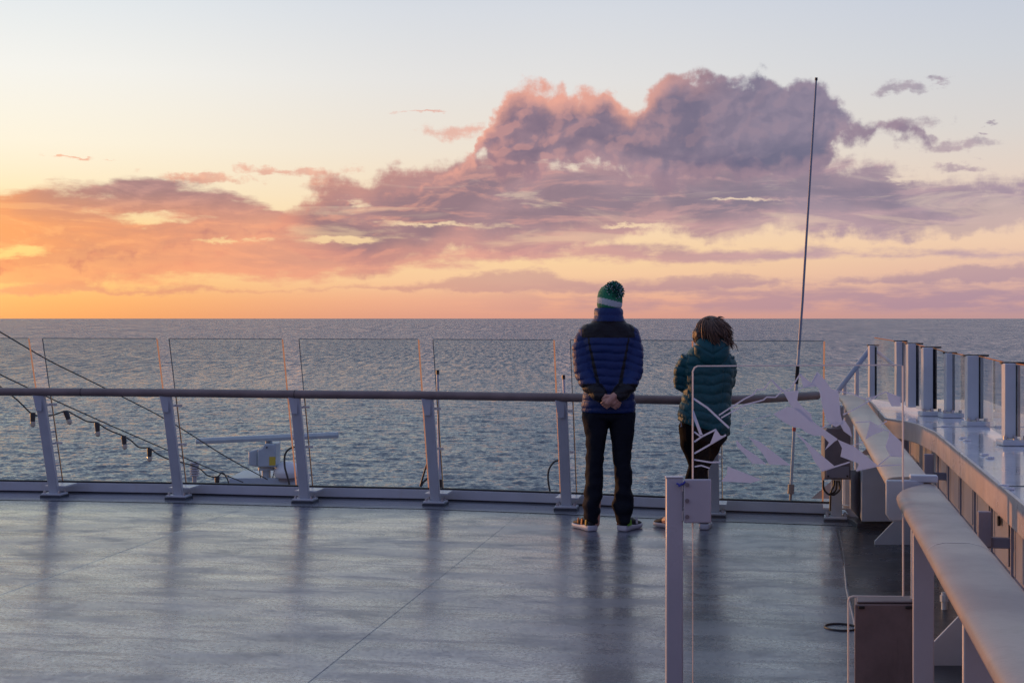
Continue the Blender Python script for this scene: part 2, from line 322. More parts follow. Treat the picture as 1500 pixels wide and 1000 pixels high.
# ---------------------------------------------------------------- mesh helpers
class MB:
    def __init__(s): s.v = []; s.f = []; s.mi = []; s.k = 0
    def add(s, vs, fs):
        o = len(s.v); s.v += [tuple(p) for p in vs]; s.f += [tuple(i+o for i in f) for f in fs]; s.mi += [s.k]*len(fs)
        return s
    def box(s, c, size, ax=None):
        c = Vector(c); x, y, z = (Vector(a) for a in (ax or ((1,0,0),(0,1,0),(0,0,1))))
        h = [q/2 for q in size]
        vs = [c + x*h[0]*a + y*h[1]*b + z*h[2]*d for a in (-1,1) for b in (-1,1) for d in (-1,1)]
        return s.add(vs, [(0,1,3,2),(4,6,7,5),(0,4,5,1),(2,3,7,6),(0,2,6,4),(1,5,7,3)])
    def prism(s, poly, ext):
        n = len(poly); e = Vector(ext); P0 = [Vector(p) for p in poly]
        return s.add(P0+[p+e for p in P0], [tuple(range(n))[::-1], tuple(range(n, 2*n))]+[(i, (i+1) % n, n+(i+1) % n, n+i) for i in range(n)])
    def loft(s, rings, caps=True, closed=False):
        n = len(rings[0]); vs = [p for r in rings for p in r]; fs = []
        R = len(rings)
        for r in range(R-1 if not closed else R):
            a, b = r*n, ((r+1) % R)*n
            for i in range(n): fs.append((a+i, a+(i+1) % n, b+(i+1) % n, b+i))
        if caps and not closed: fs += [tuple(range(n))[::-1], tuple(range((R-1)*n, R*n))]
        return s.add(vs, fs)
    def tube(s, path, r, n=10, caps=True):
        path = [Vector(p) for p in path]; rings = []
        rr = r if isinstance(r, (list, tuple)) else [r]*len(path)
        up = None
        for i, p in enumerate(path):
            t = (path[min(i+1, len(path)-1)]-path[max(i-1, 0)]).normalized()
            if up is None: up = t.orthogonal().normalized()
            up = (up - t*up.dot(t)).normalized(); w = t.cross(up)
            rings.append([p + (up*math.cos(a)+w*math.sin(a))*rr[i] for a in [2*math.pi*k/n for k in range(n)]])
        return s.loft(rings, caps)
    def cyl(s, a, b, r, n=16): return s.tube([a, b], r, n)
    def ball(s, c, r, n=12, m=8):
        c = Vector(c); r = r if isinstance(r, (tuple, list)) else (r, r, r)
        rings = [[c+Vector((r[0]*math.sin(t)*math.cos(a), r[1]*math.sin(t)*math.sin(a), -r[2]*math.cos(t))) for a in [2*math.pi*k/n for k in range(n)]] for t in [math.pi*(j+.04)/(m+.08) for j in range(m+1)]]
        return s.loft(rings)
    def build(s, name, m, parent=None, bevel=0.0, smooth=False, seg=2):
        me = bpy.data.meshes.new(name)
        off = parent_world(parent) if parent else Vector((0,0,0))
        me.from_pydata([tuple(Vector(p)-off) for p in s.v], [], s.f); me.update()
        bm = bmesh.new(); bm.from_mesh(me); bmesh.ops.recalc_face_normals(bm, faces=bm.faces); bm.to_mesh(me); bm.free()
        for mm in (m if isinstance(m, (list, tuple)) else [m]): me.materials.append(mm)
        if isinstance(m, (list, tuple)): me.polygons.foreach_set('material_index', s.mi)
        o = bpy.data.objects.new(name, me); COL.objects.link(o)
        if parent: o.parent = parent
        if bevel:
            md = o.modifiers.new('bevel', 'BEVEL'); md.width = bevel; md.segments = seg; md.limit_method = 'ANGLE'; md.angle_limit = math.radians(40)
        if smooth or bevel:
            me.polygons.foreach_set('use_smooth', [True]*len(me.polygons))
            if not (smooth == 'all'): 
                try: me.set_sharp_from_angle(angle=math.radians(40))
                except Exception: pass
        return o
def parent_world(p):
    o = Vector((0,0,0))
    while p: o = o + p.location; p = p.parent
    return o
def thing(name, label, cat, loc=(0,0,0), group=None):
    o = bpy.data.objects.new(name, None); COL.objects.link(o); o.location = loc; o.empty_display_size = .1
    return tag(o, label, cat, group)
def tag(o, label, cat, group=None):
    o['label'] = label; o['category'] = cat
    if group: o['group'] = group
    return o
def struct(o, kind='structure'): o['kind'] = kind; return o
def at(px, py, D): return Vector(((px-750)/F*D, D, H-(py-466)/F*D))          # point at depth D seen at pixel
def gz(px, py, z=0.0): D = (H-z)*F/(py-466); return Vector(((px-750)/F*D, D, z))  # point at height z seen at pixel
def S(a, D, z): return Vector((a+.2*D, D, z))                                  # ship frame: lateral offset a, along the ship
UA = Vector((.196,.981,0)); VA = Vector((.981,-.196,0)); ZA = Vector((0,0,1))

# ---------------------------------------------------------------- sea
def build_sea():
    zs = -26.0; Hs = H - zs
    rows = [80.0]
    while rows[-1] < 90000: rows.append(rows[-1] + max(.24, rows[-1]**2/(Hs*1422)*.42))
    r = np.array(rows)
    nc = 1250; a = np.linspace(math.radians(-42), math.radians(38), nc)
    R, A_ = np.meshgrid(r, a, indexing='ij')
    X = R*np.sin(A_); Y = R*np.cos(A_); Z = np.zeros_like(X)
    sp = np.maximum(np.gradient(r)[:, None], (R*(a[1]-a[0]))*.8)
    rs = np.random.RandomState(3)
    N = 110
    for i in range(N):
        lam = .7*(11/.7)**(rs.rand()**1.15); th = rs.normal(0, .55)+math.radians(-80)
        k = 2*math.pi/lam; kx, ky = k*math.cos(th), k*math.sin(th)
        amp = (.034/k)*(1 if lam < 5 else .5)
        ph = rs.rand()*6.28
        fade = np.clip((lam/sp-2.2)/2.0, 0, 1)
        arg = kx*X+ky*Y+ph
        s = np.sin(arg)
        Z += amp*fade*(s + .35*np.cos(2*arg))   # sharpened crests
    # patches of livelier and calmer water
    env = 1 + .35*np.sin(X*.021+Y*.009+1)*np.sin(Y*.013-X*.006) 
    Z *= env
    co = np.stack([X, Y, Z+zs], -1).reshape(-1, 3).astype(np.float32)
    nr = len(r); idx = np.arange(nr*nc).reshape(nr, nc)
    q = np.stack([idx[:-1,:-1], idx[:-1,1:], idx[1:,1:], idx[1:,:-1]], -1).reshape(-1, 4).astype(np.int32)
    me = bpy.data.meshes.new('sea'); me.vertices.add(len(co)); me.vertices.foreach_set('co', co.ravel())
    me.loops.add(q.size); me.loops.foreach_set('vertex_index', q[:, ::-1].ravel())
    me.polygons.add(len(q)); me.polygons.foreach_set('loop_start', np.arange(0, q.size, 4, dtype=np.int32)); me.polygons.foreach_set('loop_total', np.full(len(q), 4, np.int32))
    me.update(calc_edges=True); me.polygons.foreach_set('use_smooth', np.ones(len(q), bool))
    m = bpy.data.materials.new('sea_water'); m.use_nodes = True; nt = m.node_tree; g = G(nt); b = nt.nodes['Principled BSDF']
    b.inputs['Base Color'].default_value = (.042,.072,.082,1); b.inputs['Roughness'].default_value = .12; b.inputs['IOR'].default_value = 1.6
    geo = g.new('ShaderNodeNewGeometry'); pos = geo.outputs['Position']
    def slope(scale, amp, det, seed):
        c = g.noise(g.vm('ADD', g.vm('MULTIPLY', pos, scale), (seed, seed*2, 0)), 1.0, det, .62)['Color']
        return g.vm('MULTIPLY', g.vm('SUBTRACT', c, (.5,.5,.5)), (amp*.6, amp, 0))
    sl_ = g.vm('ADD', slope((1.3,3.4,.3), 2.2, 5, 1.0), slope((.14,.42,.1), 1.2, 4, 9.0))
    flat = g.vm('MULTIPLY', pos, (1,1,0)); dist = g.vm('LENGTH', flat); far = g.rng(dist, 110.0, 1100.0, .12, .26)
    t1 = g.sub(g.noise(g.vm('MULTIPLY', flat, (.60,.13,1)), 1.0, 4, .65)['Fac'], .5); t2 = g.sub(g.noise(g.vm('MULTIPLY', flat, (.30,.022,1)), 1.0, 4, .7)['Fac'], .5); t3 = g.sub(g.noise(g.vm('MULTIPLY', flat, (.010,.0022,1)), 1.0, 5, .6)['Fac'], .5)
    far = g.add(far, g.mul(t1, g.mul(g.rng(dist, 130.0, 300.0), 1.1))); far = g.add(far, g.mul(t2, g.mul(g.rng(dist, 350.0, 900.0), 1.5))); far = g.add(far, g.mul(t3, .20)); t4 = g.sub(g.noise(g.vm('MULTIPLY', flat, (.06,.0028,1)), 1.0, 4, .7)['Fac'], .5); far = g.add(far, g.mul(t4, g.mul(g.rng(dist, 1500.0, 4000.0), 1.3)))
    back = g.vm('SCALE', g.vm('NORMALIZE', flat), g.mul(far, -1.0)); sl_ = g.vm('ADD', sl_, back)
    g.put(b.inputs['Base Color'], g.mix(g.rng(dist, 150.0, 1500.0), (.135,.155,.165), (.046,.056,.095)))  # sky reflection and haze put into the colour: paler near, lilac far
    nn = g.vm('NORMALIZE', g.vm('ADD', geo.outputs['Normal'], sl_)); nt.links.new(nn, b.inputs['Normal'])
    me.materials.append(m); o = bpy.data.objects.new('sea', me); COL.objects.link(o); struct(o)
    # the sheet under and around the ship, out to the sides
    mb = MB(); 
    mb.add([(-90000,-90000,zs-1.2),(90000,-90000,zs-1.2),(90000,54000,zs-1.2),(-90000,54000,zs-1.2)], [(0,1,2,3)])
    struct(mb.build('sea_far_water', m))
build_sea()

# ---------------------------------------------------------------- deck
def deck_mat():
    m = bpy.data.materials.new('painted_steel_deck'); m.use_nodes = True; nt = m.node_tree; g = G(nt); b = nt.nodes['Principled BSDF']
    tc = g.new('ShaderNodeTexCoord').outputs['Object']
    mp = g.new('ShaderNodeMapping'); mp.inputs['Rotation'].default_value[2] = math.radians(11.3); g.put(mp.inputs[0], tc); q = mp.outputs[0]
    brush = g.noise(g.vm('MULTIPLY', q, (.8,3.0,1)), 1.0, 9, .66, .4)['Fac']
    wet = g.noise(g.vm('MULTIPLY', q, (2.0,3.2,1)), 1.0, 10, .72, .5)['Fac']
    patch = g.noise(g.vm('MULTIPLY', q, (.7,1.2,1)), 1.0, 8, .68, .6)['Fac']
    scr = g.noise(g.vm('MULTIPLY', q, (.7,8.0,1)), 1.0, 5, .7, .3)['Fac']
    fine = g.noise(q, 150, 3, .75)['Fac']; gr = g.noise(q, 42, 6, .82)['Fac']
    cc = g.mix(g.rng(brush, .34, .68), (.058,.074,.112), (.145,.158,.205))
    cc = g.mix(g.mul(g.rng(wet, .54, .66), .35), cc, (.030,.038,.050))
    cc = g.mix(g.mul(g.rng(gr, .50, .68), .75), cc, (.25,.26,.28))
    cc = g.mix(g.mul(g.rng(gr, .48, .34), .6), cc, (.03,.038,.05))
    cc = g.mix(g.mul(g.rng(fine, .50, .36), .55), cc, (.03,.04,.052))
    g.put(b.inputs['Base Color'], cc)
    rg = g.add(g.rng(brush, .34, .68, .20, .36), g.rng(wet, .52, .64, 0.0, .08))
    rg = g.add(rg, g.rng(patch, .4, .62, -.04, .06))
    g.put(b.inputs['Roughness'], g.add(rg, g.mul(g.sub(gr, .5), .45)))
    b.inputs['IOR'].default_value = 1.62
    g.put(b.inputs['Specular IOR Level'], g.rng(gr, .35, .65, .45, .8))
    g.put(b.inputs['Coat Weight'], g.mul(g.mul(g.mul(g.rng(wet, .60, .44, .40, 1.0), g.rng(patch, .40, .58, 1.0, .72)), g.rng(gr, .40, .56, .12, 1.0)), g.rng(scr, .56, .62, 1.0, .25))); b.inputs['Coat IOR'].default_value = 1.8; g.put(b.inputs['Coat Roughness'], g.rng(brush, .34, .66, .13, .26))
    bn = g.new('ShaderNodeBump'); bn.inputs['Strength'].default_value = .30; bn.inputs['Distance'].default_value = .004
    h = g.add(g.mul(fine, .7), g.add(g.mul(gr, .8), g.mul(g.noise(g.vm('MULTIPLY', q, (3,9,1)), 1.0, 5, .6)['Fac'], 1.5)))
    g.put(bn.inputs['Height'], h); nt.links.new(bn.outputs[0], b.inputs['Normal'])
    return m
M['deck'] = deck_mat()
M['border'] = mat('smooth_deck_border', (.20,.215,.25), .24, coat=.5, var=.15, vscale=3, bump=.08, bscale=6, rvar=.06, stretch=(.5,3,1))
POST_PX = [(80,728),(262,731),(447,736),(638,740),(830,747),(1046,757),(1225,763)]
PB = [gz(x, y) for x, y in POST_PX]
sl = (PB[0]-PB[1]); PB = [PB[0]+sl*2, PB[0]+sl]+PB      # two more bays outside the frame on the left
NF = Vector((.18,.984,0))                                # outward direction across the far railing
LEAN = Vector((-.05,-.27,0))                             # lean over the height of a post
edge_line = [p+NF*.42 for p in PB]
edge_line = [edge_line[0]+(edge_line[0]-edge_line[1])*8]+edge_line+[edge_line[-1]+(edge_line[-1]-edge_line[-2])*.55]
def sheet(line_far, line_near, z, name, m, thick=None):
    mb = MB(); n = len(line_far)
    vs = [(p.x, p.y, z) for p in line_far]+[(p.x, p.y, z) for p in line_near]
    mb.add(vs, [(i, i+1, n+i+1, n+i) for i in range(n-1)])
    return struct(mb.build(name, m))
sheet(edge_line, [Vector((p.x if p.x < 2.9 else 3.6, -12, 0)) for p in edge_line], 0.0, 'deck', M['deck'])
mb = MB(); mb.prism([(1.9,11.9,-.3),(4.2,11.6,-.3),(4.2,-12,-.3),(1.9,-12,-.3)], (0,0,.296)); struct(mb.build('side_deck', M['deck']))
bl = [p-NF*.68 for p in edge_line]
sheet(edge_line, bl, .004, 'deck_border', M['border'])
# deck fascia under the far edge
mb = MB(); n = len(edge_line)
mb.add([(p.x,p.y,-.001) for p in edge_line]+[(p.x,p.y,-3.0) for p in edge_line], [(i,i+1,n+i+1,n+i) for i in range(n-1)]); struct(mb.build('deck_front_bulkhead', M['white']))
# foredeck below and beyond
mb = MB(); mb.prism([(-16,12.5,-3.3),(8,11,-3.3),(6,30,-3.3),(0,37,-3.3),(-8,36,-3.3),(-15,29,-3.3)], (0,0,.3)); struct(mb.build('lower_deck', M['deck']))
mb = MB(); mb.prism([(-16,12.5,-28),(8,11,-28),(6,30,-28),(0,37,-28),(-8,36,-28),(-15,29,-28)], (0,0,24.69)); struct(mb.build('ship_hull', M['white']))
# weld seams: low rounded beads
def bead(pts, r, name, m):
    mb = MB(); mb.tube(pts, r, 6); return struct(mb.build(name, m, smooth=True))
M['seam'] = M['deck']
bead([gz(-160,935)+Vector((0,0,-.004)), gz(0,871)+Vector((0,0,-.004)), gz(372,739)+Vector((0,0,-.004))], .006, 'deck_seam', M['seam'])
bead([gz(370,1060), gz(450,1000), gz(762,752)], .0026, 'deck_seam', M['seam'])
bead([gz(1229,776)+Vector((0,0,-.002)), gz(1232,815)+Vector((.02,0,-.002)), gz(1240,862)+Vector((0,0,-.002)), gz(1251,908)+Vector((0,0,-.002)), gz(1262,975), S(.36,3,0)], .007, 'deck_seam', mat('pale_sealant', (.30,.32,.35), .4, var=.2, vscale=20))
# deck strip along the side, darkened in colour for the wall it reflects
mb = MB(); mb.add([S(.335,3.0,.004), S(.92,3.0,.004), S(.95,11.4,.004), S(.31,11.2,.004)], [(0,1,2,3)]); struct(mb.build('deck_reflection_strip', mat('reflected_wall_dark', (.030,.038,.050), .30, var=.3, vscale=4, bump=.12, bscale=15, rvar=.08)))
mb = MB()   # small drain ring in the deck
c0 = gz(1232, 919); mb.tube([c0+Vector((.085*math.cos(a), .085*math.sin(a), .004)) for a in [2*math.pi*k/28 for k in range(29)]], .006, 6)
tag(mb.build('deck_ring', M['black'], smooth=True), 'small dark oval ring set into the deck left of the brown box', 'deck fitting')

# ---------------------------------------------------------------- far railing
rl = thing('deck_railing', 'long glass railing across the bow with white posts and round brown handrail', 'railing', tuple(PB[3]))
def post_local(parent, base, w=.088, dpt=.045):
    top = base+LEAN*.97+Vector((0,0,.955)); b0 = base+Vector((0,0,.03))
    axz = (top-b0).normalized(); axx = Vector((.984,-.18,0)); axx = (axx-axz*axx.dot(axz)).normalized(); axy = axz.cross(axx)
    mb = MB(); mb.box((top+b0)/2, (w, dpt, (top-b0).length), (axx, axy, axz))
    p = mb.build('post', M['post'], parent, bevel=.006)
    mb = MB(); mb.box(base+Vector((0,0,.034)), (.19,.15,.018), ((.984,-.18,0),(.18,.984,0),(0,0,1)))
    q = mb.build('base_plate', M['post'], p, bevel=.004)
    mb = MB(); mb.box(base+Vector((0,0,.012)), (.20,.18,.026), ((.984,-.18,0),(.18,.984,0),(0,0,1)))
    mb.build('base_pad', M['darkbase'], p, bevel=.003)
    for sx in (-1,1):
        for sy in (-1,1):
            mb = MB(); cc = base+Vector((.984,-.18,0))*.072*sx+NF*.052*sy
            mb.cyl(cc+Vector((0,0,.043)), cc+Vector((0,0,.060)), .014, 6); mb.cyl(cc+Vector((0,0,.043)), cc+Vector((0,0,.068)), .007, 8)
            mb.build('bolt', M['steel'], p)
    # clamp arms from the post back to the glass, and the bracket under the rail
    for zz in (.10,.5,.86):
        mb = MB(); cc = base+LEAN*zz+Vector((0,0,zz))+NF*.15
        mb.box(cc, (.20 if zz < .2 else .14,.24 if zz < .2 else .012,.012 if zz < .2 else .02), ((.984,-.18,0),(.18,.984,0),(0,0,1)))
        if zz > .2: mb.box(cc-NF*.06, (.02,.12,.02), ((.984,-.18,0),(.18,.984,0),(0,0,1)))
        mb.build('glass_clamp', M['post'], p)
    mb = MB(); cc = base+LEAN*.9+Vector((-.03,-.03,.87)); mb.prism([cc+Vector((-.035,-.012,.09)), cc+Vector((.05,-.012,.09)), cc+Vector((.045,0,-.06)), cc+Vector((-.005,0,-.06))], (0,.02,0)); mb.build('rail_bracket', M['post'], p, bevel=.004)
    return p
for b in PB: post_local(rl, b)
# handrail
path = []
for i, b in enumerate(PB): path.append(b+LEAN+Vector((0,0,.985)))
last = gz(1197, 579, .985); path[-1] = last
fine_path = [path[0]+(path[0]-path[1])*2]
for i in range(len(path)-1):
    for k in range(6):
        t = k/6
        p0 = path[max(i-1,0)]; p1 = path[i]; p2 = path[i+1]; p3 = path[min(i+2,len(path)-1)]
        fine_path.append(.5*((2*p1)+(p2-p0)*t+(2*p0-5*p1+4*p2-p3)*t*t+(-p0+3*p1-3*p2+p3)*t**3))
fine_path.append(path[-1])
mb = MB(); mb.tube(fine_path, .037, 16); hr = mb.build('handrail', M['rail'], rl, smooth=True)
for k in (3, 5, 7):
    mb = MB(); i = k*6-3 if k != 5 else 25; i = min(i, len(fine_path)-2); mb.tube([fine_path[i], fine_path[i]+(fine_path[i+1]-fine_path[i]).normalized()*.004], .0385, 16); mb.build('rail_joint', M['seal'], hr)
# kerb
def offs(p, d, z): return Vector((p.x+NF.x*d, p.y+NF.y*d, z))
mb = MB(); ring = []
kp = [PB[0]+(PB[0]-PB[1])*8]+PB
for p in kp: ring.append([offs(p,.30,.018), offs(p,.30,.100), offs(p,.40,.108), offs(p,.40,.018)])
mb.loft(ring); mb.build('kerb', M['post'], rl, bevel=.003)
mb = MB(); ring = [[offs(p,.312,.103), offs(p,.312,.116), offs(p,.330,.118), offs(p,.330,.103)] for p in kp]; mb.loft(ring); mb.build('glazing_channel', M['black'], rl)
mb = MB(); ring = [[offs(p,.33,.001), offs(p,.33,.017), offs(p,.41,.017), offs(p,.41,.001)] for p in kp]; mb.loft(ring); mb.build('kerb_shadow', M['darkbase'], rl)  # dark strip stands in for the shadow gap below the kerb
# glass panels: (px,py) of the two lower corners
GP = [(-100,51+20),( 92,254),(272.6,433),(458,627),(649,820),(844.6,1017),(1058,1204)]
def kerb_pt(px):
    # point on the glazing line whose image column is px
    best = None
    for i in range(len(kp)-1):
        a, b = offs(kp[i],.321,.112), offs(kp[i+1],.321,.112); d_ = (px-750)/F
        den = (b.x-a.x)-d_*(b.y-a.y)
        t = (d_*a.y-a.x)/den
        if -1e-6 <= t <= 1+1e-6 or i == len(kp)-2: return a.lerp(b, t)
GL = LEAN*1.36+Vector((0,0,1.35))
def strip(mb, a, up_, wide, thick):
    mb.add([a, a+wide, a+wide+up_, a+up_, a-thick, a-thick+up_], [(0,1,2,3),(0,4,5,3)])
for (xa, xb) in GP:
    a, b = kerb_pt(xa), kerb_pt(xb); n = (b-a).cross(GL).normalized(); th = n*.012
    mb = MB(); mb.add([a,b,b+GL,a+GL], [(0,1,2,3)]); p = mb.build('glass_panel', M['glass'], rl)
    e = (b-a).normalized(); up = GL.normalized()
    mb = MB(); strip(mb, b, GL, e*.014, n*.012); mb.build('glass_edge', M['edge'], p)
    mb = MB(); mb.box(a+GL/2-e*.003, (.004,.012,GL.length), (e, n, up)); mb.build('glass_edge', M['edge_dark'], p)
    mb = MB(); strip(mb, a+e*.001, GL*.66, e*.005, n*.006); mb.build('glass_edge', M['edge'], p)  # added orange strip paints sun on the lower left edge
    mb = MB(); mb.box((a+b)/2+GL+up*.003, ((b-a).length,.010,.004), (e, n, up)); mb.build('glass_edge', M['edge_dark'], p)

# unseen dark wall added behind the viewer to block orange reflections in the glass
mb = MB(); mb.prism([(-20,-12,0),(6,-12,0),(6,-12,2.9),(-20,-12,2.9)], (0,-4,0)); dh = mb.build('reflection_blocker', mat('blocker_paint', (.13,.14,.17), .5))
tag(dh, 'unseen low blue grey wall added behind the viewer to block reflections in the glass', 'reflection_blocker')

# ---------------------------------------------------------------- side rail, beyond the gate
def rail_profile(a0, a1, ztop, th, crown=.02, n=18):
    """closed rounded profile in the (a, z) plane"""
    c = (a0+a1)/2; w = (a1-a0)/2; out = []
    for k in range(n):
        t = 2*math.pi*k/n; x = math.cos(t); y = math.sin(t)
        ex = math.copysign(abs(x)**.55, x); ey = math.copysign(abs(y)**.75, y)
        out.append((c+w*ex, ztop-th/2+th/2*ey))
    return out
fr = thing('side_rail', 'broad flat cream rail along the ship side, beyond the glass gate', 'railing', tuple(S(.46,9,0)))
pr = rail_profile(.365,.555,1.0,.05)
mb = MB(); mb.loft([[S(a,D,z) for a,z in pr] for D in (5.84,7.5,9,10.5,11.6)]+[[S(a-.05*k/3,D,z-.004*k) for a,z in pr] for k,D in ((1,12.1),(3,12.35))]); mb.build('handrail', M['cream'], fr, smooth=True)
mb = MB(); mb.prism([S(.365+.02,5.80,.822), S(.365,5.80,.85), S(.365,5.80,.99), S(.52,5.80,.99), S(.52,5.80,.822)], UA*.03); mb.build('end_plate', M['post'], fr, bevel=.006)
mb = MB(); mb.box(S(.52,5.82,.995), (.11,.05,.03), (VA,UA,ZA)); mb.build('end_cap', M['post'], fr, bevel=.005)
for D in (5.93,):
    mb = MB(); mb.box(S(.508,D,.485), (.06,.02,.96), (VA,UA,ZA)); mb.build('post', M['post'], fr, bevel=.004)
mb = MB(); mb.box(S(.45,12.2,.48), (.07,.05,.95), (VA,UA,ZA)); mb.build('post', M['post'], fr, bevel=.004)

# ---------------------------------------------------------------- near handrail
nr_ = thing('side_handrail', 'wide rounded cream handrail running close beside the camera, its left side catching the sun', 'railing', tuple(S(.48,4,0)))
pr = rail_profile(.383,.575,.98,.056)
def skew(D, k): return [S(a,D+(a-.383)*k,z) for a,z in pr]
def shrink(ring, f):
    c = sum((p for p in ring), Vector((0,0,0)))/len(ring); return [c+(p-c)*f for p in ring]
rings = [[S(a,D,z) for a,z in pr] for D in (-2,0,1,2,3,4)]+[skew(4.9,.6), skew(5.40,1.6), shrink(skew(5.49,1.9),.97), shrink(skew(5.53,2.0),.86)]
mb = MB(); mb.loft(rings); hr = mb.build('handrail', M['rail_near'], nr_, smooth=True)
mb = MB(); mb.loft([[S(a,D-(a-.47)**2*9,z+.0005) for a,z in pr] for D in (4.258,4.268)]); mb.build('weld_line', mat('weld_paint', (.42,.36,.33), .4), hr, smooth=True)
for D in (5.0, 3.5, 1.9, .4):
    mb = MB(); mb.box(S(.446,D,.465), (.072,.022,.93), (VA,UA,ZA)); p = mb.build('post', M['white'], nr_, bevel=.005)
    mb = MB(); mb.box(S(.446,D,.009), (.15,.12,.018), (VA,UA,ZA)); mb.build('base_plate', M['white'], p, bevel=.003)

# ---------------------------------------------------------------- glass gate
GD = 5.76
gt = thing('glass_gate', 'clear glass gate with frosted shard pattern, held by a short white post with bolted plate', 'gate', tuple(at(988,1050,GD)))
def q(px, py, dd=0.0): return at(px, py, GD+dd)
mb = MB(); a = q(987.5, 699); mb.box((a.x, GD+.0, (a.z)/2), (.068,.05,a.z)); gp = mb.build('gate_post', M['white'], gt, bevel=.006)
mb = MB(); mb.box((a.x, GD, a.z+.002), (.072,.054,.006)); mb.build('post_cap', M['white'], gp, bevel=.002)
mb = MB(); c0 = q(1021.5, 733.5, -.035); mb.box(c0, (.111,.014,.177)); hp = mb.build('hinge_plate', M['white'], gt, bevel=.006, seg=3)
mb = MB(); c1 = q(1021.5, 733.5, .012); mb.box(c1, (.105,.012,.170)); mb.build('back_plate', M['white'], hp, bevel=.005)
for py in (709.5, 733, 756.5):
    mb = MB(); b0 = q(1006.5, py, -.044); mb.cyl(b0, b0+Vector((0,-.007,0)), .0085, 14); mb.build('bolt', M['greybox'], hp, smooth=True)
for py in (712, 755):
    mb = MB(); b0 = q(1000.5, py, -.02); mb.cyl(b0+Vector((0,0,-.02)), b0+Vector((0,0,.02)), .007, 10); mb.build('hinge_pin', M['steel'], gp)
mb = MB(); b0 = q(999, 709, -.035); mb.tube([b0+Vector((-.022,0,.004)), b0+Vector((-.008,-.006,-.003)), b0+Vector((.004,-.004,.002)), b0+Vector((.012,-.008,.012))], .004, 6); mb.tube([b0+Vector((-.014,-.004,-.008)), b0+Vector((.0,-.008,.004))], .004, 6)
tag(mb.build('string_knot', M['blue'], smooth=True), 'scrap of blue string tied round the top of the gate hinge', 'string')
out = [(1015,544),(1017.5,538.5),(1022,536),(1316,534.5),(1323,535.5),(1323.5,873),(1250,873),(1245,874.5),(1243,879),(1243,1062),(1015,1062)]
mb = MB(); mb.add([q(x,y) for x,y in out], [tuple(range(len(out)))]); gg = mb.build('glass_panel', M['gateglass'], gt)
def stroke(mb, pts, w, D, th=.0025):
    """a thin raised strip following a line in the gate plane"""
    P_ = [at(x, y, D) for x, y in pts]; s_ = w/F*D/2
    L, R = [], []
    for i, p in enumerate(P_):
        t = (P_[min(i+1,len(P_)-1)]-P_[max(i-1,0)]).normalized(); n = Vector((-t.z,0,t.x)); L.append(p+n*s_); R.append(p-n*s_)
    for i in range(len(P_)-1): mb.prism([L[i],L[i+1],R[i+1],R[i]], (0,th,0))
mb = MB(); stroke(mb, [(1015,772)]+out[:-1], 1.9, GD-.005, .010); stroke(mb, [out[-2], out[-1], (1015,773)], .8, GD-.005, .010); mb.build('glass_edge', M['gate_edge'], gg)  # lower left edge drawn thinner where it catches no light
def C(l): return [(1000+.2267*x, 520+.2267*y) for x, y in l]
strokes = [([(235,388),(300,345),(400,282),(455,255),(480,222),(525,222),(572,158),(650,232)],9),([(250,405),(310,370),(400,320),(520,290),(545,270),(600,272),(640,235),(700,215),(760,120)],9),([(70,280),(160,340),(300,470)],13),([(75,495),(115,525)],10),([(75,560),(125,525),(215,480)],11),([(75,635),(180,575),(280,515)],11),([(75,675),(180,692),(240,690)],10),([(78,720),(120,712),(175,730)],9),([(750,218),(800,205),(830,185),(870,115)],7),([(1010,232),(1100,250),(1170,282)],7),([(1170,285),(1240,268),(1310,238),(1410,275)],7),([(1035,385),(1110,350),(1250,270)],7),([(1115,435),(1210,428),(1310,485),(1340,488)],7),([(1265,710),(1340,650),(1415,655)],8),([(1130,745),(1265,715),(1415,707)],8),([(900,470),(960,440),(1010,435)],6),([(1270,455),(1320,425)],7),([(900,748),(1000,715),(1080,690)],9),([(1090,585),(1170,560)],5),([(380,465),(480,410),(570,385)],4)]
polys = [[(65,340),(130,515),(110,515),(66,400)],[(215,475),(245,520),(270,520),(175,578)],[(570,158),(590,170),(650,230),(620,225)],[(755,115),(830,180),(870,200),(780,210)],[(870,105),(920,160),(960,220),(1005,228),(1010,260),(1020,380),(1035,440),(990,465),(930,425),(905,340),(880,215),(835,185),(850,140)],[(650,235),(750,228),(740,290),(770,330),(830,380),(840,440),(760,370),(700,330)],[(585,380),(680,332),(760,350),(870,450),(1000,540),(1000,548),(985,555),(920,612),(945,565),(905,520),(850,520),(800,500),(760,470),(720,465),(650,430)],[(1002,545),(1110,590),(1260,710),(1120,750),(1140,700),(1020,655),(1030,600)],[(720,495),(770,530),(890,640),(980,715),(900,750),(860,700),(830,640),(790,570)],[(425,528),(500,560),(700,712),(560,705),(520,640),(460,570)],[(345,545),(400,600),(480,650),(545,705),(450,700),(400,640),(350,590)],[(290,718),(400,760),(510,805),(440,825),(250,815),(285,770)],[(1210,432),(1300,488),(1230,515),(1180,545),(1200,480)],[(1335,490),(1415,560),(1418,655),(1340,650),(1310,590),(1330,530)],[(1320,240),(1405,275),(1410,330),(1350,330),(1330,290)],[(1040,410),(1080,470),(1095,530),(1040,490),(1020,450)]]
k = 0
for l, w in strokes:
    k += 1; mb = MB(); stroke(mb, C(l), w*.2267, GD-.0040-.00012*k, .0010); mb.build('frosted_line', M['decal'], gg)
for l in polys:
    k += 1; mb = MB(); mb.prism([at(x, y, GD-.0040-.00012*k) for x, y in C(l)], (0,.0008,0)); mb.build('frosted_shard', M['decal'], gg)

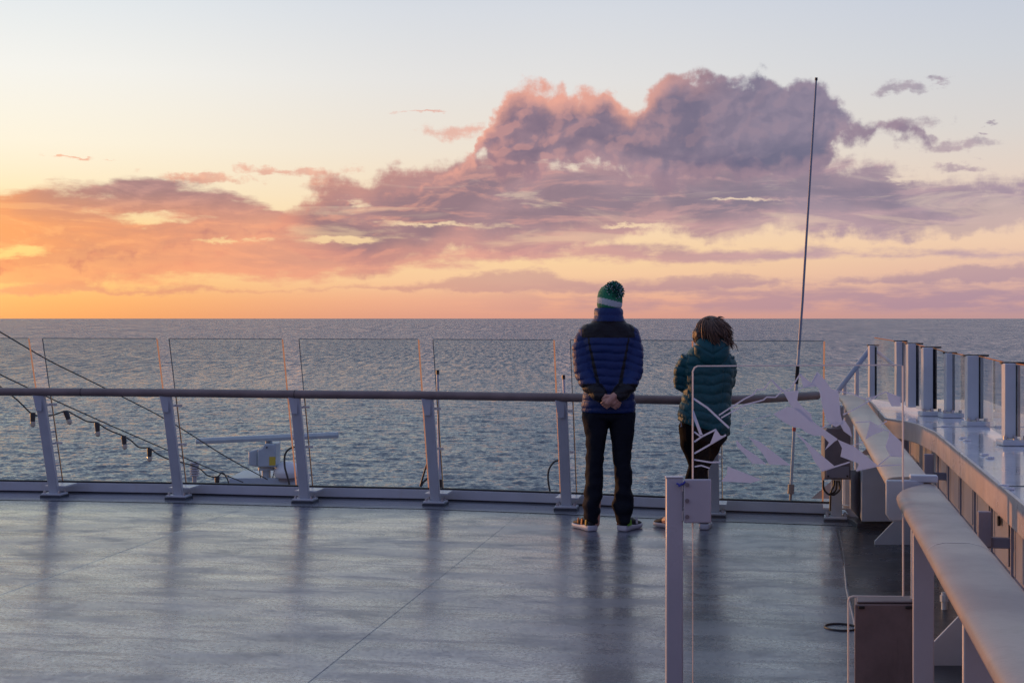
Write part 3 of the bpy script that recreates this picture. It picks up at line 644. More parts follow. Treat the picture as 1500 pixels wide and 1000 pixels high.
# ---------------------------------------------------------------- brown box by the gate
bx = thing('waste_box', 'brown upright metal box on the deck behind the glass gate', 'box', tuple(S(.36,5.9,0)))
mb = MB(); x0 = at(1252,885,5.86); mb.prism([(x0.x,5.86,.0),(1.68,5.86,0),(1.68,5.86,x0.z),(x0.x,5.86,x0.z)], (.036,.15,0)); mb.build('case', M['bin'], bx, bevel=.004)
mb = MB(); mb.prism([(x0.x+.012,5.872,x0.z+.003),(1.67,5.872,x0.z+.003),(1.70,5.995,x0.z+.003),(x0.x+.042,5.995,x0.z+.003)], (0,0,.008)); mb.build('lid', M['greybox'], bx, bevel=.003)
for px in (1262, 1331):
    mb = MB(); mb.box(at(px,889,5.853), (.026,.010,.012)); mb.build('latch', M['black'], bx, bevel=.002)

# ---------------------------------------------------------------- bulwark with a broad shelf
bw = thing('bulwark', 'brownish ribbed ship side wall with a glossy white shelf on top, right of the rails', 'wall', tuple(S(.95,8,0)))
zt = .95
outl = [(.85,-2),(.85,8.68),(.80,9.35),(.735,9.66),(.62,9.9),(.62,12.3),(1.62,12.2),(1.95,-2)]
mb = MB(); mb.prism([S(a,D,zt-.03) for a,D in outl], (0,0,.03)); sh = mb.build('shelf', M['shelf'], bw, bevel=.006)
lip = [(.85,-2),(.85,8.68),(.80,9.35),(.735,9.66),(.62,9.9),(.62,12.3)]
mb = MB(); mb.loft([[S(a-.003,D,zt-.125), S(a-.003,D,zt+.006), S(a+.012,D,zt+.006), S(a+.012,D,zt-.125)] for a,D in lip]); mb.build('lip', mat('worn_pink_lit_paint', (.50,.44,.43), .35, var=.12, vscale=5, bump=.08, bscale=10, rvar=.1, stain=((.32,.26,.26), .5)), bw, bevel=.004)  # pinkish sunlight on the lip is put into its colour
mb = MB(); mb.prism([S(.91,-2,0), S(.91,9.75,0), S(.95,9.75,0), S(.95,-2,0)], (0,0,zt-.035)); mb.build('wall', M['bulwark'], bw)
mb = MB(); mb.prism([S(.95,9.75,0), S(.95,12.1,0), S(1.0,12.1,0), S(1.0,9.75,0)], (0,0,zt-.035)); mb.build('wall', M['bulwark'], bw)
mb = MB(); mb.prism([S(.62,12.20,0), S(1.6,12.10,0), S(1.6,12.14,0), S(.62,12.24,0)], (0,0,zt-.035)); mb.build('wall', M['bulwark'], bw)
for D in [x*.62+2.2 for x in range(12)]:
    mb = MB(); mb.box(S(.897,D,.455), (.012,.014,.90), (VA,UA,ZA)); mb.build('stiffener', M['bulwark'], bw, bevel=.002)
for D in [x*.62+2.51 for x in range(12)]:
    for z_, h_ in ((.72,.26),(.36,.30)):
        mb = MB(); c = S(.905,D,z_); mb.box(c, (.006,.34,h_), (VA,UA,ZA)); mb.build('pressed_panel', M['bulwark'], bw, bevel=.004)
for zz in (.56, .18):
    mb = MB(); mb.prism([S(.898,2.0,zz), S(.898,9.7,zz), S(.91,9.7,zz), S(.91,2.0,zz)], (0,0,.012)); mb.build('stiffener', M['bulwark'], bw)
for D in (6.75, 10.35, 3.1):
    mb = MB(); mb.prism([S(.57,D,.0), S(.60,D,.0), S(.908,D,.0), S(.908,D,.36), S(.89,D,.36), S(.57,D,.03)], (0,.014,0)); mb.build('gusset', M['post'], bw, bevel=.002)
for D in (6.05, 8.6):
    mb = MB(); mb.box(S(.80,D,.755), (.055,.03,.15), (VA,UA,ZA)); mb.box(S(.89,D,.695), (.23,.03,.045), (VA,UA,ZA)); mb.build('shelf_bracket', M['bulwark'], bw, bevel=.004)
mb = MB(); c = S(.896,6.25,.76); mb.cyl(c, c+VA*-.012, .022, 18); mb.build('drain_hole', M['black'], bw)
for (px, py) in ((1410,642),(1416.5,645.5),(1441.5,666.5),(1450,671),(1384,625),(1462,625.5),(1470,712),(1478,717)):
    c = gz(px, py, zt+.001); mb = MB(); mb.tube([c, c+Vector((0,0,.010))], [.024,.022], 6); mb.build('shelf_bolt', M['shelf'], bw, bevel=.002)
mb = MB(); mb.prism([S(.86,5.92,zt+.0005), S(1.6,5.92,zt+.0005), S(1.6,5.935,zt+.0005), S(.86,5.935,zt+.0005)], (0,0,.002)); mb.build('shelf_seam', M['darkbase'], bw)
mb = MB(); mb.prism([S(.87,9.15,zt+.0005), S(1.6,9.15,zt+.0005), S(1.6,9.165,zt+.0005), S(.87,9.165,zt+.0005)], (0,0,.002)); mb.build('shelf_seam', M['post'], bw)

# wind screen of glass panels standing on the shelf
ws = thing('glass_windscreen', 'low glass wind screen with white posts and black seals standing on the bulwark shelf', 'screen', tuple(S(1.1,9,zt)))
posts = []   # (px centre, py base, py top, width px)
for (px, pyb, pyt, w) in ((1278,590,506,11),(1318,597,500,13),(1337,604,503.5,17),(1361,609,509,20),(1391,611.5,517,13),(1427,624,521,24),(1481,652,532,23)):
    b = gz(px, pyb, zt); ztop = H-(pyt-466)/F*b.y; posts.append((b, ztop, w/F*b.y))
posts.append((S(1.235,6.35,zt), 1.41, .085)); posts.append((S(1.27,4.8,zt), 1.41, .085)); posts.append((S(1.30,3.2,zt), 1.41, .085))
for i, (b, ztp, w) in enumerate(posts):
    wp = w*.70; ws_ = w*.26
    mb = MB(); mb.box((b.x-w/2+wp/2, b.y, (zt+.04+ztp)/2), (wp,.06,ztp-zt-.04)); p = mb.build('post', M['post'], ws, bevel=.004)
    mb = MB(); mb.box((b.x+w/2-ws_/2, b.y+.004, (zt+.05+ztp-.01)/2), (ws_,.05,ztp-zt-.06)); mb.build('seal', M['seal'], p)
    mb = MB(); mb.box((b.x+w*.2, b.y+.03, ztp+.001), (w*1.5,.03,.012)); mb.build('top_clip', M['black'], p)
    if i >= 3:
        mb = MB(); mb.box((b.x+.01, b.y, zt+.018), (.15,.12,.032)); q_ = mb.build('base_plate', M['post'], p, bevel=.004)
        for sx in (-.055,0,.055):
            mb = MB(); mb.cyl((b.x+sx+.01, b.y-.035, zt+.034), (b.x+sx+.01, b.y-.035, zt+.055), .012, 8); mb.build('bolt', M['steel'], q_)
for i in range(len(posts)-1):
    (b0, z0, w0), (b1, z1, w1) = posts[i], posts[i+1]
    A0 = Vector((b0.x+w0*.3, b0.y, zt+.03)); A1 = Vector((b1.x-w1*.1, b1.y, zt+.03))
    z0t = min(z0, z1)-.005+ (.02 if i == 0 else 0); mb = MB(); mb.add([A0, A1, (A1.x,A1.y,z1-.004), (A0.x,A0.y,z0-.004 if i else z1+.02)], [(0,1,2,3)]); p = mb.build('glass_panel', M['screenglass'], ws)
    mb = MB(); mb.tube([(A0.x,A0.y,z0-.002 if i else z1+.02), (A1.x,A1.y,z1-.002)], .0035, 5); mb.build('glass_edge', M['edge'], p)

# corner frame beyond the end of the rail
cf = thing('tubular_stand', 'small white tubular corner frame with a sloping strut beside the end of the glass railing', 'frame', tuple(S(.5,12.5,0)))
mb = MB(); mb.tube([at(1226,574,12.5), at(1276,509,12.45)], .024, 10); mb.build('strut', M['antenna'], cf, smooth=True)
for px, y0, y1, r in ((1237,556,742,.018),(1255,535,742,.019),(1240,604,735,.012)):
    mb = MB(); mb.cyl(at(px,y0,12.7), at(px,y1,12.7), r, 10); mb.build('upright', M['post'], cf, smooth=True)
mb = MB(); mb.box(at(1304,611,11.2), (.24,.05,.05)); mb.build('crossbar', M['post'], cf, bevel=.004)
mb = MB(); mb.tube([at(1280,512,12.5), at(1316,540,12.4)], .018, 8); mb.build('strut', M['post'], cf, smooth=True)

# locker under the side rail
lk = thing('pedestal_locker', 'squat grey white locker on a dark base under the far end of the side rail', 'locker', tuple(S(.7,11.2,0)))
mb = MB(); mb.prism([at(1262,764,11.1), at(1352,764,11.1), at(1352,676,11.1), at(1262,676,11.1)], (.11,.55,0)); mb.build('case', M['post'], lk, bevel=.008)
x0 = at(1258,764,11.1).x; mb = MB(); mb.prism([(x0,11.15,.0),(3.2,11.15,0),(3.2,11.15,.045),(x0,11.15,.045)], (0,.5,0)); mb.build('dark_base', M['darkbase'], lk, bevel=.003)  # dark band below the case, down to the deck
mb = MB(); mb.prism([at(1246,688,11.22), at(1262,688,11.5), at(1262,762,11.5), at(1246,745,11.22)], (0,.03,0)); mb.build('side_flap', M['post'], lk)
# sunlit gussets outside the corner
for nm, pts, lab in (('corner_gusset', [(1188,730),(1219,703),(1219,730)], 'pale triangular steel plate behind the corner post, glowing in the low sun'),('corner_gusset', [(1231,738),(1250,739),(1259,772),(1252,774)], 'small sunlit plate at the foot of the squat locker'),('corner_gusset', [(1260,664),(1276,652),(1283,668),(1279,672)], 'small sunlit plate peeking under the edge of the broad side rail')):
    P_ = [at(x, y, 12.55 if x < 1225 else (11.65 if y > 700 else 12.2)) for x, y in pts]
    if 1225 < pts[0][0] < 1250: P_ = [Vector((p.x, 11.6-(p.x-P_[0].x)*1.2, p.z)) for p in P_]
    mb = MB(); mb.prism(P_, (.012,.02,0)); tag(mb.build(nm, M['white'], None), lab, 'steel plate')
# control box on the corner post, with its cables
cb = thing('control_box', 'dark grey electrical box mounted on the corner post with cables hanging below', 'electrical box', tuple(at(1226,660,11.25)))
mb = MB(); mb.prism([at(1208,702,11.22), at(1246,702,11.22), at(1246,632,11.22), at(1242,627,11.22), at(1212,627,11.22), at(1208,632,11.22)], (0,.13,0)); c_ = mb.build('case', M['greybox'], cb, bevel=.006)
mb = MB(); mb.prism([at(1210,700,11.21), at(1244,700,11.21), at(1244,683,11.21), at(1210,683,11.21)], (0,.01,0)); mb.build('front_panel', mat('grey_panel_paint', (.27,.25,.28), .45), cb, bevel=.003)
for px in (1213, 1241):
    mb = MB(); b0 = at(px,697,11.205); mb.cyl(b0, b0+Vector((0,-.006,0)), .008, 8); mb.build('screw', M['black'], cb)
def smooth_path(pts, n=6):
    out = []
    for i in range(len(pts)-1):
        p0, p1, p2, p3 = (Vector(pts[max(i-1,0)]), Vector(pts[i]), Vector(pts[i+1]), Vector(pts[min(i+2,len(pts)-1)]))
        for k in range(n):
            t = k/n; out.append(.5*((2*p1)+(p2-p0)*t+(2*p0-5*p1+4*p2-p3)*t*t+(-p0+3*p1-3*p2+p3)*t**3))
    out.append(Vector(pts[-1])); return out
for pts in ([(1206,703),(1207,716),(1215,724),(1224,718),(1226,704)],[(1222,703),(1221,712),(1217,722),(1216,748)],[(1229,704),(1230,716),(1222,724),(1215,722)]):
    mb = MB(); mb.tube(smooth_path([at(x,y,11.24) for x,y in pts]), .008, 6); mb.build('cable', M['cable'], cb, smooth=True)
pf = thing('pipe_fitting', 'small pale pipe stub on the deck at the foot of the bulwark', 'pipe', tuple(gz(1383,893)))
c = gz(1383,893); mb = MB(); mb.cyl(c, c+Vector((0,0,.10)), .016, 12); mb.build('stub', M['post'], pf, smooth=True)
mb = MB(); mb.cyl(c+Vector((0,0,.05)), c+Vector((0,0,.085)), .024, 8); mb.build('collar', M['post'], pf, smooth=True)

# ---------------------------------------------------------------- tall antenna outside the railing
an = thing('tall_antenna', 'tall thin leaning rod antenna rising past the cloud, right of the woman', 'antenna', tuple(at(1158,727,12.9)))
DA = 12.9
def ap(y):   # image column of the rod for a given row
    ys = [116,440,560,727]; xs = [1195.7,1175.5,1166.8,1158]
    return float(np.interp(y, ys, xs))
def seg(y0, y1, r0, r1, name, m, n=7):
    mb = MB(); ys = np.linspace(y0, y1, n); mb.tube([at(ap(y), y, DA) for y in ys], [r0+(r1-r0)*k/(n-1) for k in range(n)], 10); mb.build(name, m, an, smooth=True)
seg(114,118,.013,.013,'tip', M['black'])
seg(118,512,.0085,.013,'upper_rod', mat('steel_blue_rod', (.20,.25,.32), .4), 12)
seg(512,535,.012,.013,'lower_rod', M['antenna'])
seg(535,562,.017,.017,'joint', M['seal'])
seg(562,626,.014,.015,'lower_rod', M['antenna'])
seg(626,631,.017,.017,'red_band', M['red'])
seg(631,709,.013,.014,'lower_rod', M['antenna'])
seg(709,723,.030,.030,'clamp', M['greybox'])
mb = MB(); mb.cyl(at(1158.5,723,DA), at(1157.5,735,DA), .012, 8); mb.build('mount', M['greybox'], an)
def whip(px0, y0, px1, y1, D, lab):
    w = thing('whip_antenna', lab, 'antenna', tuple(at(px1,y1,D)), 'short whip antennas outside the railing')
    mb = MB(); mb.tube([at(px0,y0+5,D), at(px1,y1,D)], [.012,.015], 8); mb.build('rod', M['antenna'], w, smooth=True)
    mb = MB(); mb.cyl(at(px0,y0,D), at(px0,y0+6,D), .018, 8); mb.build('tip', M['black'], w, smooth=True)
    mb = MB(); t_ = .9; mb.cyl(at(px0+(px1-px0)*t_,y0+(y1-y0)*t_-14,D), at(px1,y1,D), .024, 8); mb.build('mount', M['black'], w, smooth=True)
whip(641,542,645,735,15.0,'short whip antenna with black tip behind the fourth railing post from the left edge')
whip(825.5,549,833,735,15.0,'short whip antenna with black tip just left of the man')
for i, (pts, lab) in enumerate((([(628,672),(622,690),(616,712),(622,704),(632,702)],'black bent cable loop sticking up behind the railing, left of the fourth post'),([(822,674),(812,676),(804,688),(803,704),(806,722)],'black arching cable just left of the post beside the man'),([(441,655),(428,655),(418,664),(417,682),(421,698),(424,712)],'black arching cable in front of the white radome'))):
    mb = MB(); mb.tube(smooth_path([at(x,y,15.5) for x,y in pts]+[at(pts[-1][0]+2,745,15.5)]), .011, 7); tag(mb.build('cable_loop', M['cable'], smooth=True), lab, 'cable')

# ---------------------------------------------------------------- radar and instruments on a platform below
DR = 24.0
pl = thing('instrument_platform', 'low white platform carrying the radar beyond the railing', 'platform', tuple(at(385,720,DR)))
mb = MB(); mb.prism([at(332,712,DR), at(336,700,DR), at(436,700,DR), at(440,712,DR)], (0,1.2,0)); mb.build('deck_plate', M['radar'], pl, bevel=.01)
mb = MB(); a = at(386,712,DR); mb.box((a.x, DR+.6, (a.z-3)/2), (.7,.7,a.z+3)); mb.build('column', M['white'], pl)
ra = thing('radar_scanner', 'pale blue grey ship radar with a long horizontal bar antenna', 'radar', tuple(at(388,700,DR+.3)))
mb = MB(); p0, p1 = at(288,645.5,DR+.5), at(495.5,636.5,DR-.4); mb.loft([[p+Vector((0,-.06,-.052)), p+Vector((0,-.075,.0)), p+Vector((0,-.05,.048)), p+Vector((0,.06,.048)), p+Vector((0,.07,-.052))] for p in (p0,(p0+p1)/2,p1)]); mb.build('bar_antenna', M['radar'], ra, bevel=.006)
mb = MB(); mb.prism([at(377,684,DR-.1), at(404,684,DR-.1), at(404,650,DR-.1), at(387,650,DR-.1), at(384,656,DR-.1), at(377,659,DR-.1)], (0,.5,0)); mb.build('gearbox', M['radar'], ra, bevel=.02)
mb = MB(); mb.prism([at(364,681,DR-.02), at(377,684,DR-.02), at(377,658,DR-.02), at(364,661,DR-.02)], (0,.36,0)); mb.build('motor_cover', M['radar'], ra, bevel=.02)
mb = MB(); mb.cyl(at(394,651,DR+.15), at(394,643,DR+.15), .06, 16); mb.build('turning_neck', M['radar'], ra, smooth=True)
mb = MB(); mb.box(at(399,675,DR-.106), (.105,.006,.145)); mb.build('warning_label', M['yellow'], ra)
mb = MB(); mb.cyl(at(390,688,DR+.15), at(390,702,DR+.15), .075, 16); mb.cyl(at(390,684,DR+.15), at(390,688,DR+.15), .14, 18); mb.build('pedestal', M['radar'], ra, smooth=True)
for px in (380,402):
    mb = MB(); mb.cyl(at(px,687,DR+.05), at(px+(2 if px<390 else -3),702,DR+.05), .008, 6); mb.build('stay', M['cable'], ra)
mb = MB(); c = at(391,655,DR-.12); mb.cyl(c, c+Vector((0,-.03,0)), .014, 8); mb.build('knob', M['black'], ra)
do = thing('radome', 'rounded white radome beside the radar, half hidden by a railing post', 'radome', tuple(at(420,702,DR)))
mb = MB(); c = at(421,694,DR+.1); rg = []
for k in range(11):
    t = k/10*math.pi/2; rg.append([c+Vector((.24*math.cos(t)*math.cos(a), .24*math.cos(t)*math.sin(a), .20*math.sin(t)+.02)) for a in [2*math.pi*j/20 for j in range(20)]])
rg.insert(0, [c+Vector((.20*math.cos(a), .20*math.sin(a), -.05)) for a in [2*math.pi*j/20 for j in range(20)]])
mb.loft(rg); mb.build('shell', M['dome'], do, smooth=True)
mb = MB(); mb.cyl(at(421,697,DR+.1), at(421,703,DR+.1), .17, 18); mb.build('base', M['greybox'], do, smooth=True)
lv = thing('louvred_sensor', 'small louvred weather sensor standing on a stub left of the radar', 'sensor', tuple(at(285,706,DR)))
for k in range(6):
    mb = MB(); c = at(285,676+k*3.6,DR); mb.tube([c, c+Vector((0,0,-.020)), c+Vector((0,0,-.034))], [.070,.088,.072], 16); mb.build('louvre', M['white'], lv, smooth=True)
mb = MB(); mb.cyl(at(285,676,DR), at(285,697,DR), .055, 12); mb.cyl(at(285,696,DR), at(285,716,DR), .036, 12); mb.build('stub', M['white'], lv, smooth=True)
mb = MB(); c = at(285,716,DR); mb.cyl((c.x,c.y,-3), c, .03, 10); mb.build('mast', M['white'], lv, smooth=True)

# ---------------------------------------------------------------- festoon lights and stay wires
DS = 18.0
cab = [(-60,520),(12,575),(30,590),(47,606),(64,609.5),(80,607),(97,602),(112,609),(128,617),(142,619),(158,629),(180,638),(192,645),(204,655),(219,656),(230,664),(246,672),(262,676),(290,684.5),(304,696),(318,698),(326,692),(334,704),(338,722)]
fs = thing('festoon_lights', 'sagging black cable with small unlit hanging bulbs beyond the left railing', 'string lights', tuple(at(150,620,DS)))
mb = MB(); mb.tube(smooth_path([at(x,y,DS+(x-150)*.006) for x,y in cab], 4), .009, 6); mb.build('cable', M['cable'], fs, smooth=True)
for (x, y, tilt) in ((48,604,0),(96,602,.35),(142,619,.08),(181,638,.1),(219,656,0),(318,697,0)):
    c = at(x,y,DS+(x-150)*.006); dn = Vector((math.sin(tilt),0,-math.cos(tilt)))
    mb = MB(); mb.tube([c, c+dn*.02, c+dn*.11], [.030,.034,.028], 12); s_ = mb.build('lamp_socket', M['black'], fs, smooth=True)
    mb = MB(); mb.tube([c+dn*.10, c+dn*.125, c+dn*.165, c+dn*.178], [.022,.034,.028,.010], 12); mb.build('bulb', M['bulb'], s_, smooth=True)
for pts, lab in (([(-60,453),(0,486),(72,528),(145,564),(245,615),(330,668),(392,702)],'long straight stay wire crossing the left panes from the top left down to the radar'),([(-60,515),(0,548),(35,565),(80,586),(160,622),(250,661),(300,683),(356,706)],'lower stay wire running just above the string of bulbs')):
    mb = MB(); mb.tube(smooth_path([at(x,y,DS+.6+(x-150)*.012) for x,y in pts], 4), .008, 6); tag(mb.build('stay_wire', M['cable'], smooth=True), lab, 'wire')

# ---------------------------------------------------------------- people
def fused(mb, voxel, smooth_n=4, fac=.5):
    """one continuous skin over the overlapping lofts of mb -> (verts Nx3, faces)"""
    me = bpy.data.meshes.new('tmp'); me.from_pydata(mb.v, [], mb.f); me.update()
    bm = bmesh.new(); bm.from_mesh(me); bmesh.ops.recalc_face_normals(bm, faces=bm.faces); bm.to_mesh(me); bm.free()
    o = bpy.data.objects.new('tmp', me); COL.objects.link(o)
    r = o.modifiers.new('r', 'REMESH'); r.mode = 'VOXEL'; r.voxel_size = voxel
    if smooth_n: sm = o.modifiers.new('s', 'SMOOTH'); sm.factor = fac; sm.iterations = smooth_n
    dg = bpy.context.evaluated_depsgraph_get(); ev = o.evaluated_get(dg); out = bpy.data.meshes.new_from_object(ev)
    bpy.data.objects.remove(o); bpy.data.meshes.remove(me)
    return out
def cloth(me, disp=None, colour=None):
    n = len(me.vertices); co = np.empty(n*3, np.float32); me.vertices.foreach_get('co', co); co = co.reshape(-1,3)
    no = np.empty(n*3, np.float32); me.vertices.foreach_get('normal', no); no = no.reshape(-1,3)
    base = co.copy()
    if disp is not None: co = co + no*disp(base, no)[:, None]
    me.vertices.foreach_set('co', co.astype(np.float32).ravel())
    if colour is not None:
        at_ = me.color_attributes.new('dye', 'FLOAT_COLOR', 'POINT'); c = np.ones((n,4), np.float32); c[:, :3] = colour(base); at_.data.foreach_set('color', c.ravel())
    me.polygons.foreach_set('use_smooth', np.ones(len(me.polygons), bool)); me.update()
def put(name, me, m, parent=None, loc=None):
    me.name = name; me.materials.clear(); me.materials.append(m)
    me.polygons.foreach_set('material_index', np.zeros(len(me.polygons), np.int32))
    o = bpy.data.objects.new(name, me); COL.objects.link(o)
    if parent: o.parent = parent
    if loc: o.location = loc
    return o
def dyed(name, rough=.5, sheen=0.0, bscale=120, bump=.15, spec=.5):
    m = mat(name, (.5,.5,.5), rough, spec=spec, bump=bump, bscale=bscale); nt = m.node_tree; g = G(nt)
    a = g.new('ShaderNodeVertexColor'); a.layer_name = 'dye'; nt.links.new(a.outputs[0], nt.nodes['Principled BSDF'].inputs['Base Color'])
    nt.nodes['Principled BSDF'].inputs['Sheen Weight'].default_value = sheen
    return m
def vnoise(co, s, seed=0.0):
    return np.array([noise.noise(Vector((p[0]*s+seed, p[1]*s, p[2]*s))) for p in co], np.float32)
def hring(cx, cy, z, rx, ry, n=28, p=1.0, tilt=0.0):
    out = []
    for k in range(n):
        a = 2*math.pi*k/n; c, s = math.cos(a), math.sin(a)
        out.append(Vector((cx+rx*math.copysign(abs(c)**p, c), cy+ry*math.copysign(abs(s)**p, s), z-tilt*rx*c)))
    return out
def segd(co, a, b):
    a = np.array(a); b = np.array(b); d = b-a; t = np.clip(((co-a)@d)/(d@d), 0, 1); return np.linalg.norm(co-(a+t[:,None]*d), axis=1)
skin = mat('skin', (.50,.27,.20), .5, var=.08, vscale=30)
def head(mb, c, r, turn=0.0):
    """head with brow, nose, lips, chin and ears, facing +Y turned by turn"""
    ct, st = math.cos(turn), math.sin(turn)
    def T(x, y, z): return Vector((c.x+x*ct-y*st, c.y+x*st+y*ct, c.z+z))
    rings = []
    for (z, w, f, b) in ((-.125,.035,.050,.02),(-.112,.046,.082,.04),(-.085,.057,.088,.06),(-.05,.066,.090,.078),(-.01,.072,.090,.092),(.03,.076,.092,.098),(.07,.073,.086,.094),(.10,.060,.066,.076),(.118,.038,.040,.048),(.125,.012,.012,.015)):
        rings.append([T(w*math.cos(a), (f if math.sin(a) > 0 else b)*math.sin(a), z) for a in [2*math.pi*k/24 for k in range(24)]])
    mb.loft(rings)
    mb.loft([[T(x*w, y, z) for x in (-1,1,0)] for z, w, y in ((.02,.006,.088),(0,.009,.104),(-.022,.015,.118),(-.032,.017,.100),(-.034,.012,.085))])   # nose (3-sided)
    mb.ball(T(0,.088,-.062), (.024,.012,.008)); mb.ball(T(0,.086,-.072), (.021,.012,.008)); mb.ball(T(0,.078,-.098), (.02,.018,.016))
    for s in (-1,1):
        mb.ball(T(s*.076,.0,-.012), (.010,.020,.032)); mb.ball(T(s*.03,.078,.022), (.020,.014,.009))
def hand(mb, w, d, side, up, curl, L=.17):
    """palm, four bent fingers and a thumb; w wrist, d pointing, side toward the thumb, up back of the hand"""
    d = d.normalized(); side = (side-d*side.dot(d)).normalized(); up = d.cross(side) if up is None else up.normalized()
    pl_ = w+d*.045
    mb.tube([w-d*.02, w+d*.02, w+d*.06, w+d*.088], [.024,.030,.030,.022], 10); mb.ball(pl_, (.034,.022,.036))
    for i in range(4):
        r0 = pl_+d*.036+side*(.030-.020*i); ln = (.072,.080,.075,.060)[i]; pts = [r0-d*.02, r0]; a = 0; dd = d
        for k in range(3):
            a += curl*(.75 if k == 0 else 1.0); dd = d*math.cos(a)-up*math.sin(a); pts.append(pts[-1]+dd*ln*(.42,.32,.26)[k])
        mb.tube(pts, [.0095,.0095,.009,.0085,.0065], 8)
    t0 = w+d*.02+side*.022; mb.tube([t0, t0+side*.022+d*.022-up*.004, t0+side*.030+d*.046-up*.012, t0+side*.026+d*.066-up*.022], [.013,.012,.0105,.008], 8)
def shoe(parent, heel, ang, L, W, sole_c, up_m, accent=None, bulk=1.0):
    d = Vector((math.sin(ang), math.cos(ang), 0)); s_ = Vector((d.y, -d.x, 0)); h = Vector(heel)
    prof = [(-.02,.55),(0,.74),(.1,.84),(.3,.80),(.5,.84),(.68,1.0),(.82,.94),(.93,.70),(1.0,.30)]
    mb = MB(); rg = []
    for t, w in prof:
        c = h+d*L*t; hw = W/2*w; zt_ = (.046 if t < .5 else .036)*bulk; zb = .012*max(0, t-.75)*4+.002 + (.006 if t < 0 else 0)
        rg.append([c-s_*hw*.92+Vector((0,0,zb)), c-s_*hw*1.04+Vector((0,0,zt_*.5)), c-s_*hw*.97+Vector((0,0,zt_)), c+s_*hw*.97+Vector((0,0,zt_)), c+s_*hw*1.04+Vector((0,0,zt_*.5)), c+s_*hw*.92+Vector((0,0,zb))])
    mbu = MB(); ru = []
    for t, w, zz in ((.0,.62,.098),(.06,.70,.106),(.2,.70,.104),(.36,.70,.108),(.52,.74,.094),(.68,.88,.074),(.84,.84,.060),(.94,.6,.050),(.985,.3,.042)):
        c = h+d*L*t; hw = W/2*w; z0 = .032*bulk
        ru.append([c-s_*hw+Vector((0,0,z0)), c-s_*hw*.98+Vector((0,0,z0+(zz-z0)*.45)), c-s_*hw*.72+Vector((0,0,z0+(zz-z0)*.85)), c+Vector((0,0,zz)), c+s_*hw*.72+Vector((0,0,z0+(zz-z0)*.85)), c+s_*hw*.98+Vector((0,0,z0+(zz-z0)*.45)), c+s_*hw+Vector((0,0,z0))])
    mbu.loft(ru); u_ = mbu.build('shoe', up_m, parent, smooth='all'); sd_ = u_.modifiers.new('sub', 'SUBSURF'); sd_.levels = sd_.render_levels = 1
    mb.loft(rg); o = mb.build('sole', sole_c, u_, smooth='all', bevel=.004)
    if accent:
        for (t0, t1, sd, m_) in accent:
            mb = MB(); A = []
            for t, z in ((t0,.044),(t0+.02,.092),(t1,.086),(t1-.02,.046)):
                hw = W/2*(.73 if z > .06 else .80); A.append(h+d*L*t+s_*sd*hw*(1.0 if z < .06 else .9)+Vector((0,0,z)))
            mb.prism(A, s_*sd*.008); mb.build('side_patch', m_, u_, bevel=.002)
    return u_

# ---- the man
DM = 11.06; KM = DM/F
OM = Vector(((890-750)*KM, DM, 0))
def m_(px, py, y=0.0): return Vector(((px-890)*KM, y, H-(py-466)*KM))
body = MB()
hc = m_(893.5, 441, .02); head(body, hc, .1)
body.tube([hc+Vector((0,-.01,-.07)), m_(891,470,-.005), m_(890,485,0)], [.058,.060,.075], 16)
body.loft([hring(0,0,m_(0,480).z,.15,.08), hring(0,0,m_(0,500).z,.19,.11), hring(0,0,m_(0,540).z,.165,.11), hring(0,0,m_(0,575).z,.15,.105), hring(0,0,m_(0,605).z,.160,.09), hring(0,0,m_(0,612).z,.15,.085)])
ARM = {}
for s in (-1, 1):
    q = lambda dx, py, y: Vector((s*dx*KM+.002, y, H-(py-466)*KM))
    ARM[s] = [q(33.5,490,.0), q(37.5,512,-.012), q(35.5,545,-.07), q(28,562,-.13), q(14,577,-.205), q(9,580.5,-.222)]
    body.tube(ARM[s], [.055,.05,.042,.038,.030,.028], 12)
    cx = -18 if s < 0 else 21
    body.tube([Vector((cx*KM,0,m_(0,612).z)), Vector(((cx-.5)*KM,0,m_(0,680).z)), Vector((cx*KM,.01,m_(0,720).z)), Vector((cx*KM,-.0,.08)), Vector((cx*KM,.0,.045))], [.070,.055,.05,.036,.034], 14)
    body.tube([Vector((cx*KM,-.02,.05)), Vector((cx*KM+s*.03,.14,.05))], [.030,.024], 10)
# the hands are clasped behind the back: one grips the other
hl = m_(884,579.5,-.232); hr_ = m_(896,577.5,-.236)
hand(body, hr_, Vector((-.62,-.1,-.62)), Vector((-.5,-.3,.75)), Vector((.1,-1,.05)), 1.0)
hand(body, hl, Vector((.70,.05,-.45)), Vector((-.3,-.2,.9)), Vector((.0,-1,.1)), .55)
me = fused(body, .0048, 1, .3)
man = put('person', me, skin, None, OM); cloth(me)
tag(man, 'man in blue quilted jacket and green bobble hat, hands clasped behind his back', 'person')

